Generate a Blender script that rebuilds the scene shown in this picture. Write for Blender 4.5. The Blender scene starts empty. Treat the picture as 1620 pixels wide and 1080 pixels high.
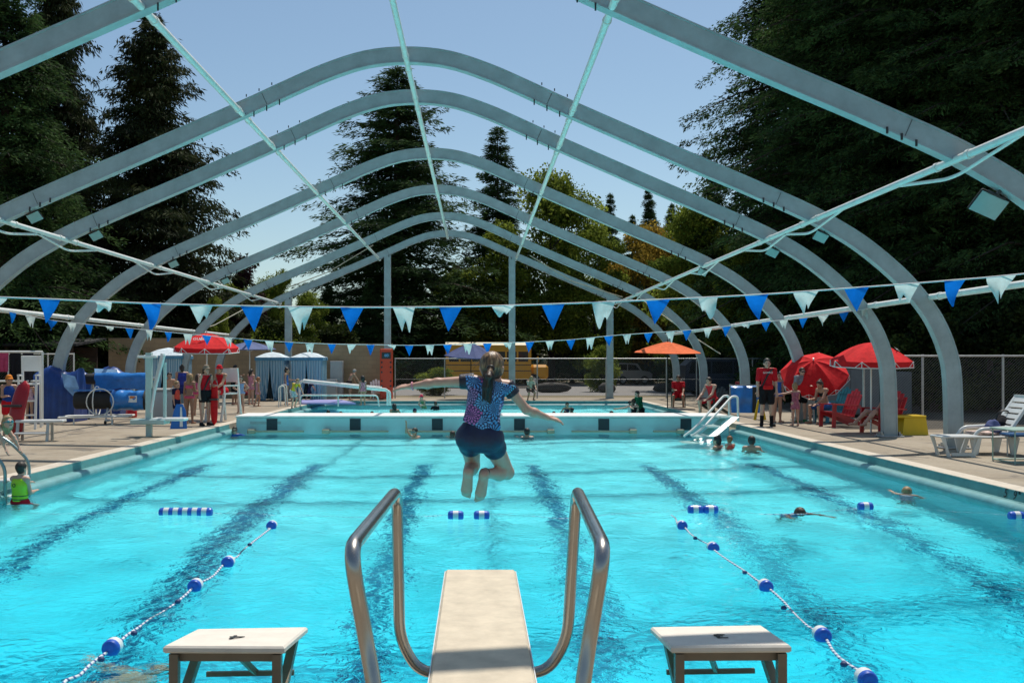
import bpy, math, random
import numpy as np
from mathutils import Vector, Matrix
random.seed(7); RNG = np.random.default_rng(7)
SC = bpy.context.scene
COL = SC.collection
# ---------------------------------------------------------------- camera, sky, sun, exposure
F, VX, VY, EYE = 1575.0, 754.0, 573.0, 1.70        # focal length and vanishing point in photo pixels, eye height
cam = bpy.data.cameras.new('camera'); camo = bpy.data.objects.new('camera', cam); COL.objects.link(camo)
camo.location = (0, 0, EYE); camo.rotation_euler = (math.pi/2, 0, 0)
cam.sensor_width = 36.0; cam.lens = F/1620*36.0
cam.shift_x = (810-VX)/1620; cam.shift_y = -(540-VY)/1620
cam.clip_start = 0.05; cam.clip_end = 3000
cam.dof.use_dof = False
SC.camera = camo
SUN_EL, SUN_AZ = math.radians(65.0), math.radians(24.0)      # azimuth from +Y towards +X
w = bpy.data.worlds.new('World'); SC.world = w; w.use_nodes = True
nt = w.node_tree; bg = nt.nodes['Background']; bg.inputs['Strength'].default_value = 0.112
sky = nt.nodes.new('ShaderNodeTexSky'); sky.sky_type = 'NISHITA'; sky.sun_disc = False
sky.sun_elevation = SUN_EL; sky.sun_rotation = SUN_AZ; sky.air_density = 1.0; sky.dust_density = 0.8; sky.ozone_density = 1.0
sky_t = nt.nodes.new('ShaderNodeMix'); sky_t.data_type = 'RGBA'; sky_t.blend_type = 'MULTIPLY'; sky_t.inputs[0].default_value = 1.0; sky_t.inputs[7].default_value = (0.93, 1.01, 0.98, 1)
nt.links.new(sky.outputs[0], sky_t.inputs[6]); nt.links.new(sky_t.outputs[2], bg.inputs[0])
sl = bpy.data.lights.new('sun', 'SUN'); sl.energy = 4.3; sl.angle = math.radians(0.7); sl.color = (1.0, 0.94, 0.85)
so = bpy.data.objects.new('sun', sl); COL.objects.link(so)
sd = Vector((math.cos(SUN_EL)*math.sin(SUN_AZ), math.cos(SUN_EL)*math.cos(SUN_AZ), math.sin(SUN_EL)))
so.rotation_euler = sd.to_track_quat('Z', 'Y').to_euler(); so.location = (10, 20, 60)
SC.view_settings.view_transform = 'Standard'; SC.view_settings.look = 'None'
SC.view_settings.exposure = 0.0; SC.view_settings.gamma = 1.0
cy = SC.cycles
cy.max_bounces = 12; cy.transparent_max_bounces = 24; cy.transmission_bounces = 8; cy.glossy_bounces = 4; cy.diffuse_bounces = 4
cy.caustics_reflective = False; cy.caustics_refractive = True; cy.sample_clamp_indirect = 4.0; cy.blur_glossy = 0.5

def P(x, y, Y):                                   # photo pixel at a known distance -> point in the place
    return Vector(((x-VX)*Y/F, Y, EYE-(y-VY)*Y/F))
def GY(y, z=0.0): return F*(EYE-z)/(y-VY)         # distance of a point of the ground seen at pixel row y
def G(x, y, z=0.0):
    Y = GY(y, z); return Vector(((x-VX)*Y/F, Y, z))
def V(*a): return Vector(a)

# ---------------------------------------------------------------- materials
def lin(r, g, b):
    f = lambda c: (c/12.92 if c <= .04045 else ((c+.055)/1.055)**2.4)
    return (f(r/255), f(g/255), f(b/255))
def newmat(name):
    m = bpy.data.materials.new(name); m.use_nodes = True
    n = m.node_tree; b = n.nodes['Principled BSDF']; return m, n, b
def N(n, t, **kw):
    o = n.nodes.new(t)
    for k, v in kw.items():
        if k.startswith('i_'):
            k2 = k[2:]; o.inputs[int(k2) if k2.isdigit() else k2.replace('_', ' ')].default_value = v
        else: setattr(o, k, v)
    return o
def L(n, a, b): n.links.new(a, b)
def coords(n, scale=(1, 1, 1), kind='Object'):
    tc = N(n, 'ShaderNodeTexCoord'); mp = N(n, 'ShaderNodeMapping'); mp.inputs['Scale'].default_value = scale
    L(n, tc.outputs[kind], mp.inputs[0]); return mp.outputs[0]
def ramp(n, fac, stops):
    r = N(n, 'ShaderNodeValToRGB'); L(n, fac, r.inputs[0])
    while len(r.color_ramp.elements) < len(stops): r.color_ramp.elements.new(0.5)
    for e, (p, c) in zip(r.color_ramp.elements, stops): e.position = p; e.color = (*c, 1)
    return r.outputs[0]
def mul(c, k): return tuple(min(1.0, v*k) for v in c)
_M = {}
def mat(name, col, rough=0.6, metal=0.0, var=0.12, scale=6.0, bump=0.0, spec=0.5, sub=0.0, detail=5.0, stretch=(1, 1, 1)):
    """principled with uneven tone and optional bump"""
    if name in _M: return _M[name]
    m, n, b = newmat(name)
    tx = N(n, 'ShaderNodeTexNoise', i_Scale=scale, i_Detail=detail, i_Roughness=0.65); L(n, coords(n, stretch), tx.inputs['Vector'])
    L(n, ramp(n, tx.outputs[0], [(0.3, mul(col, 1-var)), (0.7, mul(col, 1+var))]), b.inputs['Base Color'])
    b.inputs['Roughness'].default_value = rough; b.inputs['Metallic'].default_value = metal
    b.inputs['Specular IOR Level'].default_value = spec
    if sub: b.inputs['Subsurface Weight'].default_value = sub; b.inputs['Subsurface Radius'].default_value = (.02, .008, .005)
    if bump:
        bp = N(n, 'ShaderNodeBump', i_Strength=bump, i_Distance=0.02); L(n, tx.outputs[0], bp.inputs['Height']); L(n, bp.outputs[0], b.inputs['Normal'])
    _M[name] = m; return m
def cloth(name, col): return mat(name, col, rough=0.85, var=0.18, scale=9, bump=0.25, spec=0.2)
def plastic(name, col): return mat(name, col, rough=0.35, var=0.06, scale=3)

# ---------------------------------------------------------------- meshes
def mk(name, verts, faces, mats=(), parent=None, mi=None, smooth=False):
    me = bpy.data.meshes.new(name)
    if isinstance(faces, np.ndarray):
        verts = np.asarray(verts, np.float32); k = faces.shape[1]
        me.vertices.add(len(verts)); me.vertices.foreach_set('co', verts.ravel())
        me.loops.add(faces.size); me.loops.foreach_set('vertex_index', faces.astype(np.int32).ravel())
        me.polygons.add(len(faces)); me.polygons.foreach_set('loop_start', np.arange(0, faces.size, k, dtype=np.int32))
        me.polygons.foreach_set('loop_total', np.full(len(faces), k, np.int32))
        me.update(calc_edges=True)
    else:
        me.from_pydata([tuple(v) for v in verts], [], faces); me.update()
    for m in (mats if isinstance(mats, (list, tuple)) else [mats]): me.materials.append(m)
    if mi is not None: me.polygons.foreach_set('material_index', np.asarray(mi, np.int32))
    if smooth: me.polygons.foreach_set('use_smooth', np.ones(len(me.polygons), bool))
    o = bpy.data.objects.new(name, me); COL.objects.link(o)
    if parent is not None: o.parent = parent
    return o
def tag(o, label=None, cat=None, group=None, kind=None):
    if label: o['label'] = label
    if cat: o['category'] = cat
    if group: o['group'] = group
    if kind: o['kind'] = kind
    return o
def empty(name, loc=(0, 0, 0), rz=0.0, label=None, cat=None, group=None):
    o = bpy.data.objects.new(name, None); o.empty_display_size = 0.2; COL.objects.link(o)
    o.location = loc; o.rotation_euler = (0, 0, rz)
    return tag(o, label, cat, group)
def copy_tree(o, parent=None):
    c = o.copy(); COL.objects.link(c)
    if parent is not None: c.parent = parent
    for ch in list(o.children): copy_tree(ch, c)
    return c
class MB:
    """collects shapes into one mesh"""
    def __init__(s): s.v = []; s.f = []; s.m = []; s.sm = []
    def add(s, vs, fs, m=0, smooth=False):
        o = len(s.v); s.v += [Vector(v) for v in vs]
        s.f += [[i+o for i in f] for f in fs]; s.m += [m]*len(fs); s.sm += [smooth]*len(fs); return s
    def box(s, lo, hi, m=0, bev=0.0):
        x0, y0, z0 = lo; x1, y1, z1 = hi
        if bev > 0:
            b = min(bev, (x1-x0)*.45, (y1-y0)*.45, (z1-z0)*.45)
            vs = []; 
            for sx in (0, 1):
                for sy in (0, 1):
                    for sz in (0, 1):
                        c = (x1 if sx else x0, y1 if sy else y0, z1 if sz else z0)
                        d = (-b if sx else b, -b if sy else b, -b if sz else b)
                        vs += [(c[0], c[1]+d[1], c[2]+d[2]), (c[0]+d[0], c[1], c[2]+d[2]), (c[0]+d[0], c[1]+d[1], c[2])]
            import bmesh
            bm = bmesh.new(); [bm.verts.new(v) for v in vs]
            r = bmesh.ops.convex_hull(bm, input=bm.verts[:]); bm.verts.index_update(); bm.normal_update()
            s.add([v.co.copy() for v in bm.verts], [[v.index for v in f.verts] for f in bm.faces], m); bm.free(); return s
        vs = [(x, y, z) for x in (x0, x1) for y in (y0, y1) for z in (z0, z1)]
        return s.add(vs, [[0, 1, 3, 2], [4, 6, 7, 5], [0, 4, 5, 1], [2, 3, 7, 6], [0, 2, 6, 4], [1, 5, 7, 3]], m)
    def obox(s, a, b, w, h, m=0, up=(0, 0, 1)):
        """bar of w x h section from a to b"""
        a = Vector(a); b = Vector(b); d = (b-a).normalized(); u = Vector(up)
        if abs(d.dot(u)) > .98: u = Vector((0, 1, 0))
        r = d.cross(u).normalized(); u = r.cross(d).normalized()
        vs = [p + r*(sx*w/2) + u*(sz*h/2) for p in (a, b) for sx in (-1, 1) for sz in (-1, 1)]
        return s.add(vs, [[0, 1, 3, 2], [4, 6, 7, 5], [0, 4, 5, 1], [2, 3, 7, 6], [0, 2, 6, 4], [1, 5, 7, 3]], m)
    def tube(s, path, r, n=8, m=0, caps=True, closed=False):
        pts = [Vector(p) for p in path]; k = len(pts)
        rs = r if isinstance(r, (list, tuple)) else [r]*k
        vs = []; prev = None
        for i, p in enumerate(pts):
            if closed: d = pts[(i+1) % k]-pts[i-1]
            else: d = (pts[min(i+1, k-1)]-pts[max(i-1, 0)])
            d = d.normalized() if d.length > 1e-9 else Vector((0, 0, 1))
            if prev is None:
                u = Vector((0, 0, 1)) if abs(d.z) < .9 else Vector((1, 0, 0))
                u = (u-d*u.dot(d)).normalized()
            else:
                u = prev-d*prev.dot(d); u = u.normalized() if u.length > 1e-6 else prev
            prev = u; q = d.cross(u)
            for j in range(n):
                a = 2*math.pi*j/n; vs.append(p+(u*math.cos(a)+q*math.sin(a))*rs[i])
        fs = []
        for i in range(k if closed else k-1):
            for j in range(n):
                a = i*n+j; b = i*n+(j+1) % n; c = ((i+1) % k)*n+(j+1) % n; d = ((i+1) % k)*n+j
                fs.append([a, b, c, d])
        s.add(vs, fs, m, True)
        if caps and not closed:
            s.add(vs[:n], [list(range(n))[::-1]], m); s.add(vs[-n:], [list(range(n))], m)
        return s
    def lathe(s, prof, n=16, c=(0, 0, 0), m=0, axis='Z'):
        c = Vector(c); vs = []
        for (r, z) in prof:
            for j in range(n):
                a = 2*math.pi*j/n; p = (r*math.cos(a), r*math.sin(a), z)
                if axis == 'X': p = (z, p[0], p[1])
                if axis == 'Y': p = (p[0], z, p[1])
                vs.append(c+Vector(p))
        fs = [[i*n+j, i*n+(j+1) % n, (i+1)*n+(j+1) % n, (i+1)*n+j] for i in range(len(prof)-1) for j in range(n)]
        return s.add(vs, fs, m, True)
    def ball(s, c, r, n=12, m=0, sc=(1, 1, 1)):
        k = n//2; vs = [Vector(c)+Vector((r*sc[0]*math.sin(math.pi*i/k)*math.cos(2*math.pi*j/n), r*sc[1]*math.sin(math.pi*i/k)*math.sin(2*math.pi*j/n), r*sc[2]*math.cos(math.pi*i/k))) for i in range(k+1) for j in range(n)]
        fs = [[i*n+j, (i+1)*n+j, (i+1)*n+(j+1) % n, i*n+(j+1) % n] for i in range(k) for j in range(n)]
        return s.add(vs, fs, m, True)
    def prism(s, poly, off, m=0):
        """closed flat polygon extruded by vector off"""
        off = Vector(off); k = len(poly); p = [Vector(q) for q in poly]
        return s.add(p+[q+off for q in p], [list(range(k))[::-1], list(range(k, 2*k))]+[[i, (i+1) % k, k+(i+1) % k, k+i] for i in range(k)], m)
    def build(s, name, mats, parent=None, at=None):
        o = mk(name, s.v, s.f, mats, parent, s.m)
        o.data.polygons.foreach_set('use_smooth', np.array(s.sm, bool))
        if at is not None: o.location = at
        return o
def bend(pts, r=0.06, k=5):
    """round the corners of a polyline"""
    pts = [Vector(p) for p in pts]; out = [pts[0]]
    for a, b, c in zip(pts, pts[1:], pts[2:]):
        d1 = (a-b); d2 = (c-b); t = min(r, d1.length*.45, d2.length*.45)
        p, q = b+d1.normalized()*t, b+d2.normalized()*t
        for i in range(k+1):
            u = i/k; out.append(p*(1-u)**2+b*2*u*(1-u)+q*u*u)
    return out+[pts[-1]]
def text(body, size, m, parent, loc, rot, name='lettering', depth=0.002):
    c = bpy.data.curves.new(name, 'FONT'); c.body = body; c.size = size; c.extrude = depth; c.align_x = 'CENTER'; c.align_y = 'CENTER'
    o = bpy.data.objects.new(name, c); c.materials.append(m); COL.objects.link(o)
    o.parent = parent; o.location = loc; o.rotation_euler = rot; return o

# ---------------------------------------------------------------- shared materials
STEEL = mat('painted_steel', (0.345, 0.405, 0.415), rough=0.45, metal=0.1, var=0.16, scale=3.0, bump=0.05)
PIPE = mat('white_pipe', (0.74, 0.74, 0.70), rough=0.45, var=0.10, scale=3)
GALV = mat('galvanised', (0.42, 0.43, 0.43), rough=0.4, metal=0.7, var=0.15, scale=8)
CHROME = mat('stainless', (0.43, 0.40, 0.365), rough=0.27, metal=1.0, var=0.12, scale=14, detail=6, stretch=(1, 1, .3))
WHITE = plastic('white_plastic', (0.74, 0.74, 0.72))
BLACK = plastic('black_plastic', (0.02, 0.02, 0.022))
RED = cloth('red_canvas', (0.62, 0.015, 0.018))
BLUEV = plastic('blue_vinyl', (0.02, 0.15, 0.50))
YELLOW = plastic('yellow_plastic', (0.72, 0.48, 0.01))
DARK = mat('dark_rubber', (0.02, 0.02, 0.02), rough=0.8)
GLASSD = mat('dark_glass', (0.012, 0.014, 0.016), rough=0.08, var=0.0)

# ================================================================ POOL AND DECK
PX0, PX1, PY0, PY1, BH0, BH1, FY1 = -6.82, 7.16, 4.75, 27.4, 27.4, 28.85, 44.0
WZ = -0.28
def deck_material():
    m, n, b = newmat('deck_concrete')
    co = coords(n)
    n1 = N(n, 'ShaderNodeTexNoise', i_Scale=0.45, i_Detail=6.0, i_Roughness=0.7); L(n, co, n1.inputs['Vector'])
    n2 = N(n, 'ShaderNodeTexNoise', i_Scale=14.0, i_Detail=8.0, i_Roughness=0.75); L(n, co, n2.inputs['Vector'])
    c1 = ramp(n, n1.outputs[0], [(0.34, (0.24, 0.19, 0.13)), (0.5, (0.33, 0.272, 0.195)), (0.66, (0.385, 0.325, 0.24))])
    c2 = ramp(n, n2.outputs[0], [(0.3, (0.78, 0.78, 0.78)), (0.7, (1.08, 1.08, 1.08))])
    mx = N(n, 'ShaderNodeMix', data_type='RGBA', blend_type='MULTIPLY'); mx.inputs[0].default_value = 1; L(n, c1, mx.inputs[6]); L(n, c2, mx.inputs[7])
    sp = N(n, 'ShaderNodeSeparateXYZ'); L(n, co, sp.inputs[0])
    def line(sock, at, wd):
        a = N(n, 'ShaderNodeMath', operation='SUBTRACT', i_1=at); L(n, sock, a.inputs[0])
        c = N(n, 'ShaderNodeMath', operation='ABSOLUTE'); L(n, a.outputs[0], c.inputs[0])
        d = N(n, 'ShaderNodeMath', operation='LESS_THAN', i_1=wd); L(n, c.outputs[0], d.inputs[0]); return d.outputs[0]
    md = N(n, 'ShaderNodeMath', operation='PINGPONG', i_1=1.83); L(n, sp.outputs[1], md.inputs[0])
    parts = [line(sp.outputs[0], 8.66, .014), line(sp.outputs[0], -9.5, .014), line(md.outputs[0], 0.0, .010), line(sp.outputs[0], 12.2, .012), line(sp.outputs[0], -13.4, .012)]
    cur = parts[0]
    for p in parts[1:]:
        a = N(n, 'ShaderNodeMath', operation='MAXIMUM'); L(n, cur, a.inputs[0]); L(n, p, a.inputs[1]); cur = a.outputs[0]
    j = N(n, 'ShaderNodeMix', data_type='RGBA'); L(n, cur, j.inputs[0]); L(n, mx.outputs[2], j.inputs[6]); j.inputs[7].default_value = (0.06, 0.05, 0.045, 1)
    # splashed water: darker, shinier patches
    n3 = N(n, 'ShaderNodeTexNoise', i_Scale=0.9, i_Detail=4.0, i_Roughness=0.6, i_Distortion=0.8); L(n, co, n3.inputs['Vector'])
    wet = N(n, 'ShaderNodeMapRange', i_1=0.575, i_2=0.64, i_3=0.0, i_4=0.6); L(n, n3.outputs[0], wet.inputs[0])
    k = N(n, 'ShaderNodeMix', data_type='RGBA'); L(n, wet.outputs[0], k.inputs[0]); L(n, j.outputs[2], k.inputs[6]); k.inputs[7].default_value = (0.13, 0.105, 0.08, 1)
    L(n, k.outputs[2], b.inputs['Base Color'])
    rg = N(n, 'ShaderNodeMapRange', i_1=0.0, i_2=0.55, i_3=0.85, i_4=0.45); L(n, wet.outputs[0], rg.inputs[0]); L(n, rg.outputs[0], b.inputs['Roughness'])
    bp = N(n, 'ShaderNodeBump', i_Strength=0.3, i_Distance=0.01); L(n, n2.outputs[0], bp.inputs['Height']); L(n, bp.outputs[0], b.inputs['Normal'])
    return m
DECK = deck_material()
def ring(name, outer, holes, z, m, depth=None):
    """flat sheet with rectangular holes (grid split at the hole edges)"""
    xs = sorted({outer[0], outer[1], *[h[0] for h in holes], *[h[1] for h in holes]})
    ys = sorted({outer[2], outer[3], *[h[2] for h in holes], *[h[3] for h in holes]})
    b = MB()
    for x0, x1 in zip(xs, xs[1:]):
        for y0, y1 in zip(ys, ys[1:]):
            cx, cyy = (x0+x1)/2, (y0+y1)/2
            if any(h[0] < cx < h[1] and h[2] < cyy < h[3] for h in holes): continue
            b.add([(x0, y0, z), (x1, y0, z), (x1, y1, z), (x0, y1, z)], [[0, 1, 2, 3]])
    return b.build(name, m)
deck = ring('pool_deck', (-24, 22, -8, 48.4), [(PX0-.3, PX1+.3, PY0-.3, FY1+.3)], 0.0, DECK); tag(deck, kind='structure')
COPE = mat('pale_coping', (0.56, 0.49, 0.39), rough=0.7, var=0.15, scale=5, bump=0.2)
b = MB()
for lo, hi in (((PX0-.3, PY0-.3, -.12), (PX0, FY1+.3, .006)), ((PX1, PY0-.3, -.12), (PX1+.3, FY1+.3, .006)), ((PX0, PY0-.3, -.12), (PX1, PY0, .006)), ((PX0, FY1, -.12), (PX1, FY1+.3, .006))):
    b.box(lo, hi, bev=.004)
tag(b.build('pool_coping', COPE), kind='structure')
GUT = mat('teal_gutter_paint', (0.09, 0.27, 0.27), rough=0.5, var=0.16, scale=4)
GUTL = mat('pale_teal_lip', (0.16, 0.36, 0.37), rough=0.45, var=0.15, scale=4)
def gutter(name, pts):
    """teal band under the coping and the rounded lip above the water, along two corner points; inward is the left of the run"""
    a, c = Vector(pts[0]), Vector(pts[1]); d = (c-a).normalized(); inn = Vector((-d.y, d.x, 0))
    prof = [(-.002, 0.0), (0.03, -.13), (.06, -.142), (.10, -.137), (.15, -.142), (.185, -.162), (.205, -.195), (.205, -.24), (.19, -.275), (.16, -.31), (.12, -.34), (.11, -.5)]
    vs = []; fs = []; mi = []
    for p in (a, c):
        for u, z in prof: vs.append(p+inn*u+Vector((0, 0, z)))
    k = len(prof)
    for i in range(k-1): fs.append([i, i+1, k+i+1, k+i]); mi.append(0 if i < 2 else 1)
    o = mk(name, vs, fs, [GUT, GUTL], None, mi); tag(o, kind='structure')
    o.data.polygons.foreach_set('use_smooth', np.array([i > 1 for i in range(k-1)], bool)); return o
gutter('pool_gutter', [(PX1, PY0, 0), (PX1, BH0, 0)])
gutter('pool_gutter', [(PX0, BH0, 0), (PX0, PY0, 0)])
gutter('pool_gutter', [(PX0, PY0, 0), (PX1, PY0, 0)])
gutter('pool_gutter', [(PX1, BH1, 0), (PX1, FY1, 0)])
gutter('pool_gutter', [(PX0, FY1, 0), (PX0, BH1, 0)])
gutter('pool_gutter', [(PX1, FY1, 0), (PX0, FY1, 0)])
LANES = [-5.63, -3.34, -1.08, 1.18, 3.50, 5.76]
def plaster_material():
    m, n, b = newmat('pool_plaster')
    co = coords(n); t = N(n, 'ShaderNodeTexNoise', i_Scale=1.2, i_Detail=6.0, i_Roughness=0.6); L(n, co, t.inputs['Vector'])
    L(n, ramp(n, t.outputs[0], [(0.3, (0.66, 0.88, 0.88)), (0.7, (0.78, 0.96, 0.96))]), b.inputs['Base Color'])
    b.inputs['Roughness'].default_value = 0.7; return m
PLASTER = plaster_material()
TILE = mat('navy_lane_tile', (0.020, 0.13, 0.24), rough=0.4, var=0.2, scale=10)
# basin floor: deep at the boards, shallow at the bulkhead
def floor_z(y):
    if y < 8.5: return -3.3
    if y < 14.0: return -3.3+(y-8.5)/5.5*1.45
    if y < 27.4: return -1.85+(y-14)/13.4*.55
    return -1.25
ys = [PY0-.02, 8.5, 11, 14, 20, BH0, BH1, 36, FY1+.02]; b = MB(); X0, X1 = PX0+.13, PX1-.13
for y0, y1 in zip(ys, ys[1:]):
    z0, z1 = floor_z(y0), floor_z(y1)
    b.add([(X0, y0, z0), (X1, y0, z0), (X1, y1, z1), (X0, y1, z1)], [[0, 1, 2, 3]])
    b.add([(X0, y0, z0), (X0, y1, z1), (X0, y1, -.33), (X0, y0, -.33)], [[0, 1, 2, 3]])
    b.add([(X1, y0, z0), (X1, y1, z1), (X1, y1, -.33), (X1, y0, -.33)], [[0, 3, 2, 1]])
b.add([(X0, PY0+.13, -3.3), (X1, PY0+.13, -3.3), (X1, PY0+.13, -.33), (X0, PY0+.13, -.33)], [[0, 1, 2, 3]])
b.add([(X0, FY1-.13, -1.3), (X1, FY1-.13, -1.3), (X1, FY1-.13, -.33), (X0, FY1-.13, -.33)], [[0, 1, 2, 3]])
tag(b.build('pool_basin', PLASTER), kind='structure')
b = MB()
for x in LANES:
    prev = None
    for y in [PY0+1.2, 8.5, 14, 20, BH0-1.6]:
        z = floor_z(y)+.006
        if prev: b.add([(x-.15, prev[0], prev[1]), (x+.15, prev[0], prev[1]), (x+.15, y, z), (x-.15, y, z)], [[0, 1, 2, 3]])
        prev = (y, z)
    y = BH0-1.6; b.add([(x-.5, y, floor_z(y)+.006), (x+.5, y, floor_z(y)+.006), (x+.5, y+.3, floor_z(y+.3)+.006), (x-.5, y+.3, floor_z(y+.3)+.006)], [[0, 1, 2, 3]])
tag(b.build('lane_markings', TILE), kind='structure')

# ---- water
def water_material():
    m, n, b = newmat('pool_water'); n.nodes.remove(b); out = n.nodes['Material Output']
    co = coords(n, (1, 1, 1))
    a1 = N(n, 'ShaderNodeTexNoise', i_Scale=1.6, i_Detail=3.0, i_Roughness=0.55, i_Distortion=0.6); L(n, co, a1.inputs['Vector'])
    a2 = N(n, 'ShaderNodeTexNoise', i_Scale=8.5, i_Detail=4.0, i_Roughness=0.5, i_Distortion=0.9); L(n, co, a2.inputs['Vector'])
    b1 = N(n, 'ShaderNodeBump', i_Strength=1.0, i_Distance=0.032); L(n, a1.outputs[0], b1.inputs['Height'])
    b2 = N(n, 'ShaderNodeBump', i_Strength=1.0, i_Distance=0.015); L(n, a2.outputs[0], b2.inputs['Height']); L(n, b1.outputs[0], b2.inputs['Normal'])
    fr = N(n, 'ShaderNodeFresnel', i_IOR=1.33); L(n, b2.outputs[0], fr.inputs['Normal'])
    fs = N(n, 'ShaderNodeMath', operation='MULTIPLY', i_1=0.75); L(n, fr.outputs[0], fs.inputs[0])
    gl = N(n, 'ShaderNodeBsdfGlossy', i_Roughness=0.04); L(n, b2.outputs[0], gl.inputs['Normal'])
    rf = N(n, 'ShaderNodeBsdfRefraction', i_IOR=1.33, i_Roughness=0.0); L(n, b2.outputs[0], rf.inputs['Normal'])
    tr = N(n, 'ShaderNodeBsdfTransparent')
    rf.inputs['Color'].default_value = (0.93, 1.0, 1.0, 1); tr.inputs['Color'].default_value = (0.95, 1.0, 1.0, 1)
    # caustic light painted as a cell pattern into the transmission colour of steep rays
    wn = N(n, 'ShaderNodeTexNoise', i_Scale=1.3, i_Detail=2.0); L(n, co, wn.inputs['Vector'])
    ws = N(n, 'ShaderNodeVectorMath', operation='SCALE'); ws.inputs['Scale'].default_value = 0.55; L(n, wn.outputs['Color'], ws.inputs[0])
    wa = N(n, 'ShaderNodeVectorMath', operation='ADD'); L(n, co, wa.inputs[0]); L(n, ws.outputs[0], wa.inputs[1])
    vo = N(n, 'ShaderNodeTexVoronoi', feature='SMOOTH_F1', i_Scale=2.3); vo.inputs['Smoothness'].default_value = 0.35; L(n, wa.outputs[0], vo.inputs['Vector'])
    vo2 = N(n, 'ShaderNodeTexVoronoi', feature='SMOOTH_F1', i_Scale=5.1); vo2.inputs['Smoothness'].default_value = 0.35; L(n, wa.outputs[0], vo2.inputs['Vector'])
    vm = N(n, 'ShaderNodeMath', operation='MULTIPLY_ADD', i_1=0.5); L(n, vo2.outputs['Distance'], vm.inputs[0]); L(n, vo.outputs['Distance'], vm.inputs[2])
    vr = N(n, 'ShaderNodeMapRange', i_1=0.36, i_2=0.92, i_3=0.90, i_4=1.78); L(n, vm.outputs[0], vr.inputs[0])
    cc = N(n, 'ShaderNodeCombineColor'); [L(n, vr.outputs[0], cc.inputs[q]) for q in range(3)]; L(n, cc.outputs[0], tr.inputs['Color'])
    lw = N(n, 'ShaderNodeLayerWeight', i_Blend=0.5)               # steep rays bend little, slanting rays bend much
    st = N(n, 'ShaderNodeMapRange', i_1=0.25, i_2=0.42, i_3=0.0, i_4=1.0); L(n, lw.outputs['Facing'], st.inputs[0])
    tl = N(n, 'ShaderNodeBsdfTranslucent'); tl.inputs['Color'].default_value = (1, 1, 1, 1)      # choppy water scatters part of it
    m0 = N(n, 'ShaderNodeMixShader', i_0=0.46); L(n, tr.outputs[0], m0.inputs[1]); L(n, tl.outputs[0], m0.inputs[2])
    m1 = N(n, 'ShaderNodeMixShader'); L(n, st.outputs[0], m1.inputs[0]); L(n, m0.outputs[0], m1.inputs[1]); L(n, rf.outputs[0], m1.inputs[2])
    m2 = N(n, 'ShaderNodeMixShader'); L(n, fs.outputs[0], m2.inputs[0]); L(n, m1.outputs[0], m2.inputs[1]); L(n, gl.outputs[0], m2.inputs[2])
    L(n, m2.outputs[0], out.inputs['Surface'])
    va = N(n, 'ShaderNodeVolumeAbsorption', i_Density=0.45); va.inputs['Color'].default_value = (0.0, 0.875, 0.95, 1)
    L(n, va.outputs[0], out.inputs['Volume'])
    return m
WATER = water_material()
def water_body(name, x0, x1, y0, y1, step, zb, label):
    nx, ny = int((x1-x0)/step)+1, int((y1-y0)/step)+1
    X, Y = np.meshgrid(np.linspace(x0, x1, nx), np.linspace(y0, y1, ny))
    Z = np.full_like(X, WZ); rg = np.random.default_rng(3)
    for _ in range(46):
        lam = math.exp(rg.uniform(math.log(.35), math.log(3.2))); th = rg.uniform(0, 2*math.pi); k = 2*math.pi/lam
        Z += 0.0028*lam**0.8*np.sin(k*(X*math.cos(th)+Y*math.sin(th))+rg.uniform(0, 6.3))*(0.55+0.45*np.sin(.35*X+rg.uniform(0, 6))*np.sin(.28*Y+rg.uniform(0, 6)))
    v = np.stack([X.ravel(), Y.ravel(), Z.ravel()], 1); idx = np.arange(nx*ny).reshape(ny, nx)
    q = np.stack([idx[:-1, :-1].ravel(), idx[:-1, 1:].ravel(), idx[1:, 1:].ravel(), idx[1:, :-1].ravel()], 1)
    # skirt and bottom, buried in the basin, so the water is one closed body
    rim = np.concatenate([idx[0, :], idx[1:, -1], idx[-1, -2::-1], idx[-2:0:-1, 0]])
    low = v[rim].copy(); low[:, 2] = zb; o = len(v); v = np.concatenate([v, low]); m = len(rim); i = np.arange(m)
    sk = np.stack([rim, o+i, o+(i+1) % m, rim[(i+1) % m]], 1)
    cen = len(v); v = np.concatenate([v, [[(x0+x1)/2, (y0+y1)/2, zb]]])
    bt = np.stack([o+(i+1) % m, o+i, np.full(m, cen), np.full(m, cen)], 1)
    verts = v; faces = [list(f) for f in np.concatenate([q, sk]).tolist()]+[[a, b2, c] for a, b2, c, _ in bt.tolist()]
    ob = mk(name, verts.tolist(), faces, WATER, None, smooth=True); return tag(ob, kind='structure')
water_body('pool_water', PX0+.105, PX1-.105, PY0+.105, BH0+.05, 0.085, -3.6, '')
water_body('pool_water', PX0+.105, PX1-.105, BH1-.05, FY1-.105, 0.16, -1.6, '')
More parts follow.
